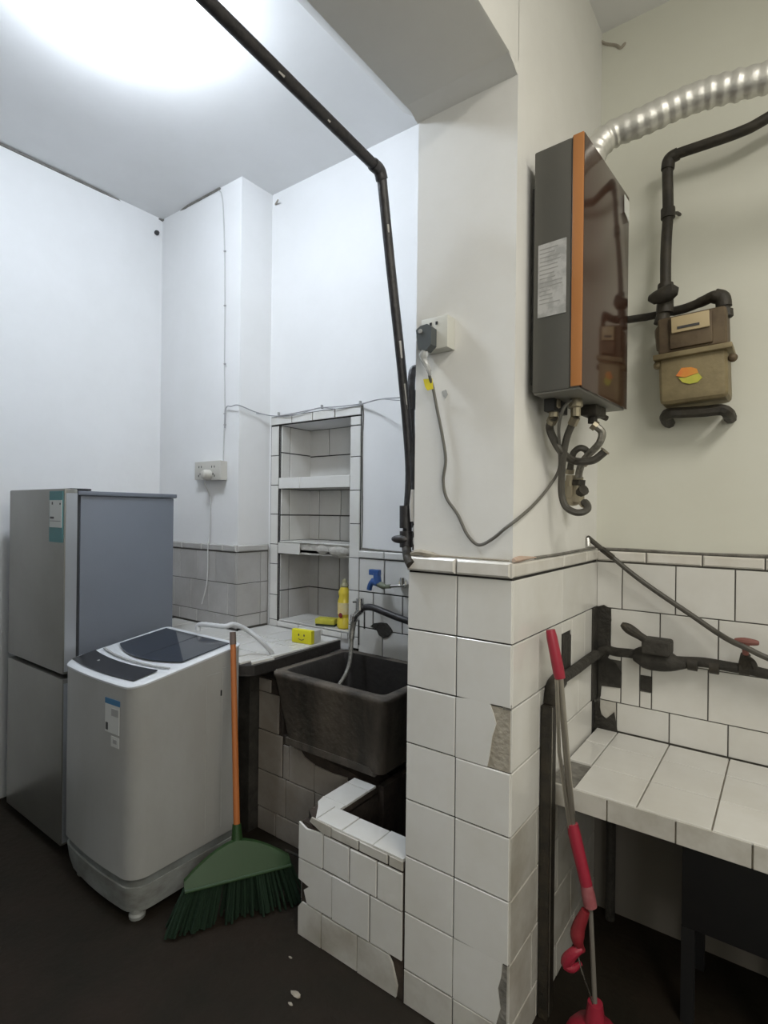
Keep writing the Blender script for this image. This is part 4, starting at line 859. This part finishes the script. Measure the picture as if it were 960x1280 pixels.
t = tag(obj('corner_upright', MB().tube([(ux, 2.16, 0), (ux, 2.16, .616)], .017, 10), 'black_tape'), 'dark upright line in the back corner under the tiled counter', 'pipe')  # plain dark round upright in the corner under the counter
# black cabinet on legs under the counter
t = thing('low_cabinet', 'black low cabinet on legs standing under the tiled counter', 'cabinet', (0, 1.98, 0))
obj('cabinet_body', bx(-.250, .27, 1.852, 2.13, .285, .585, b=.006), 'black_box', t)
for x in (-.233, .005, .253):
    for y in (1.868, 2.114): obj('leg', bx(x-.017, x+.017, y-.016, y+.016, 0, .286), 'black_box', t)

# ================================================================ BLACK PIPEWORK OVER THE COUNTER
k = 2.150
t = thing('counter_gas_pipe', 'thick black gas pipe with a lever valve along the tiles above the counter', 'pipe', tuple(at(820, 820, 'y', k)))
pipe = [at(744, 821, 'y', 2.165), at(756, 812, 'y', 2.16), at(770, 815, 'y', k), at(790, 817, 'y', k), at(815, 821, 'y', k), at(845, 826, 'y', k), at(880, 828, 'y', k), at(915, 834, 'y', k), at(940, 838, 'y', k), at(975, 846, 'y', k), at(1150, 880, 'y', k)]
obj('pipe_run', MB().tube(smooth(pipe, 5), .0165, 12), 'black_tape', t)
obj('valve_body', MB().tube(smooth([at(792, 819, 'y', k), at(802, 820, 'y', k), at(815, 823, 'y', k), at(832, 826, 'y', k), at(845, 829, 'y', k), at(858, 829, 'y', k)], 3), [.020, .026, .031, .036, .040, .041, .042, .041, .040, .038, .035, .031, .026, .022, .020, .018], 14), 'black_tape', t)
obj('valve_neck', MB().box(*(lambda a, b_: (a.x, b_.x, 2.09, 2.17, b_.z, a.z))(at(802, 798, 'y', 2.10), at(838, 822, 'y', 2.10)), b=.012, seg=3), 'black_tape', t)
lv = at(777, 780, 'y', 2.06); lv2 = at(806, 799, 'y', 2.08)
obj('valve_lever', MB().tube(smooth([lv, lv.lerp(lv2, .3), lv.lerp(lv2, .7), lv2], 3), [.008, .013, .016, .018, .018, .017, .015, .014, .014, .014], 10), 'dark_pipe', t)
for x in (866, 893): obj('collar', MB().tube([at(x-6, 829+(x-866)*.15, 'y', k), at(x+6, 831+(x-866)*.15, 'y', k)], .0225, 12), 'dark_pipe', t)
t = thing('gas_tap', 'small gas tap with a faded red handle on the counter pipe', 'tap', tuple(at(930, 830, 'y', 2.12)))
obj('tap_body', MB().tube([at(930, 838, 'y', k), at(932, 818, 'y', 2.13)], [.020, .014], 10).tube([at(924, 834, 'y', k), at(937, 836, 'y', k)], .0235, 10), 'dark_pipe', t)
obj('tap_outlet', MB().tube(smooth([at(934, 822, 'y', 2.12), at(941, 828, 'y', 2.10), at(944, 836, 'y', 2.10)], 4), .009, 10), 'dark_pipe', t)
hA, hB = at(918, 800, 'y', 2.11), at(949, 804, 'y', 2.11)
obj('tap_handle', MB().tube(smooth([hA, hA.lerp(hB, .4), hA.lerp(hB, .8), hB], 3), [.006, .009, .011, .012, .012, .011, .010, .009, .008, .005], 10).tube([at(932, 804, 'y', 2.11), at(932, 818, 'y', 2.12)], [.012, .009], 10), 'red_valve', t)
t = thing('gas_hose', 'thin dark hose slanting from the corner down to the red-handled gas tap', 'hose', tuple(at(850, 755, 'y', 2.14)))
gh = [at(735, 672, 'x', PX1+.002), at(741, 677, 'y', 2.10), at(752, 686, 'y', 2.13), at(766, 697, 'y', 2.15), at(790, 717, 'y', 2.15), at(820, 739, 'y', 2.15), at(860, 766, 'y', 2.14), at(895, 790, 'y', 2.12), at(915, 802, 'y', 2.085), at(935, 811, 'y', 2.075), at(960, 823, 'y', 2.08), at(1060, 865, 'y', 2.1)]
obj('hose_run', MB().tube(smooth(gh, 7), .0092, 9), 'hose', t)
obj('hose_clip', MB().tube([gh[2], gh[3]], .0112, 9), 'dark_pipe', t)
obj('hose_end', MB().tube([gh[0], gh[0]-Vector((-.002, 0, .03))], .007, 8), 'chrome', t)
# pipe on the pillar side that turns down to the floor
t = thing('side_pipe', 'short black pipe along the pillar side from the corner to the drop pipe', 'pipe', (PX1+.02, 1.9, .97))
hp_ = [Vector((PX1+.020, 2.125, .985)), Vector((PX1+.020, 2.04, .985)), Vector((PX1+.020, 1.90, .983)), Vector((PX1+.020, 1.77, .985)), Vector((PX1+.020, 1.70, .985))]
obj('side_run', MB().tube(smooth(hp_, 4), .0175, 12), 'black_tape', t)
t = thing('drop_pipe', 'dark square-boxed pipe standing against the pillar side behind the mop', 'pipe', (PX1+.02, 1.65, 0))
obj('elbow', MB().tube(smooth([Vector((PX1+.020, 1.72, .985)), Vector((PX1+.022, 1.665, .975)), Vector((PX1+.022, 1.648, .93))], 5), .026, 12), 'dark_pipe', t)
obj('down_run', bx(PX1+.004, PX1+.034, 1.606, 1.662, 0, .935, b=.004), 'dark_pipe', t)
obj('painted_highlight', bx(PX1+.0335, PX1+.0365, 1.616, 1.620, 0.01, .93), 'steel', t)  # thin bright strip painting the highlight along the pipe

# ================================================================ MOP
t = thing('mop', 'steel twist mop with red plastic grips leaning on the pillar side', 'mop', (-.43, 1.6, 0))
k = 1.585
q0 = at(688, 787, 'y', k); q1 = at(700, 848, 'y', k); q2 = at(716, 1034, 'y', k); q3 = at(733, 1106, 'y', k)
obj('upper_grip', MB().tube([q0, q0.lerp(q1, .15), q0.lerp(q1, .9), q1], [.013, .0155, .0165, .015], 14), 'red', t)
obj('steel_tube', MB().tube([q1, q2], .0095, 12), 'steel', t)
obj('inner_tube', MB().tube([q1+Vector((-.004, -.017, 0)), q1.lerp(q2, .5)+Vector((-.016, -.014, 0)), q2+Vector((-.006, -.008, 0))], .0055, 10), 'steel', t)
obj('lower_grip', MB().tube([q2+(q1-q2).normalized()*.01, q2.lerp(q3, .1), q3], [.015, .0175, .0165], 14), 'red', t)
q4 = at(738, 1133, 'y', k)
obj('worn_sleeve', MB().tube([q3, q3.lerp(q4, .5), q4], [.0165, .0185, .018], 14), 'pink', t)
q5 = at(723, 1160, 'y', k-.015)
obj('twist_clamp', MB().tube(smooth([at(732, 1138, 'y', k-.01), q5, at(722, 1176, 'y', k-.02), at(728, 1188, 'y', k-.01)], 4), [.012, .014, .016, .017, .018, .019, .019, .018, .016, .014, .012, .010, .009], 12), 'red_dark', t)
obj('twist_lever', MB().tube(smooth([at(728, 1186, 'y', k-.02), at(716, 1192, 'y', k-.03), at(708, 1204, 'y', k-.03), at(716, 1210, 'y', k-.03), at(726, 1204, 'y', k-.025)], 4), [.008, .010, .012, .014, .015, .016, .017, .017, .016, .015, .014, .013, .012, .010, .009, .007, .006], 10), 'red', t)
obj('lower_tube', MB().tube([q4, at(744, 1262, 'y', k)], .0065, 10), 'board', t)
obj('wire_rod', MB().tube([at(719, 1178, 'y', k-.03), at(727, 1212, 'y', k-.03), at(741, 1255, 'y', k-.02)], .002, 6), 'chrome', t)
mh = at(744, 1262, 'y', k)
obj('mop_head', MB().lathe((mh.x, mh.y, .035), (0,0,1), [(.075, 0), (.078, .02), (.060, .045), (.028, .06), (.020, mh.z-.015)], 18), 'red', t)
yarn = MB()
for i in range(70):
    a = random.random()*2*PI; r0 = .055*random.random()**.5
    yarn.tube([(mh.x+r0*math.cos(a), mh.y+r0*math.sin(a), .040), (mh.x+1.1*r0*math.cos(a), mh.y+1.1*r0*math.sin(a), .02), (mh.x+1.35*r0*math.cos(a+.2), mh.y+1.35*r0*math.sin(a+.2), .004)], .004, 4)
yo = obj('yarn', yarn, 'cable_white', t); yo['kind'] = 'stuff'

# floor litter
random.seed(5)
for (x, y, s, lb) in ((370, 1243, .020, 'small pale plaster chip on the dark floor near the mop basin'), (363, 1254, .010, 'tiny pale crumb beside the plaster chip on the floor'), (363, 1196, .008, 'tiny pale crumb on the floor left of the mop basin')):
    p = at(x, y, 'z', .004)
    tag(obj('plaster_chip', MB().ball((p.x, p.y, s*.22), s, s*.45, s*.2, seg=8, jit=.2), 'mortar'), lb, 'debris', 'plaster crumbs on the floor')
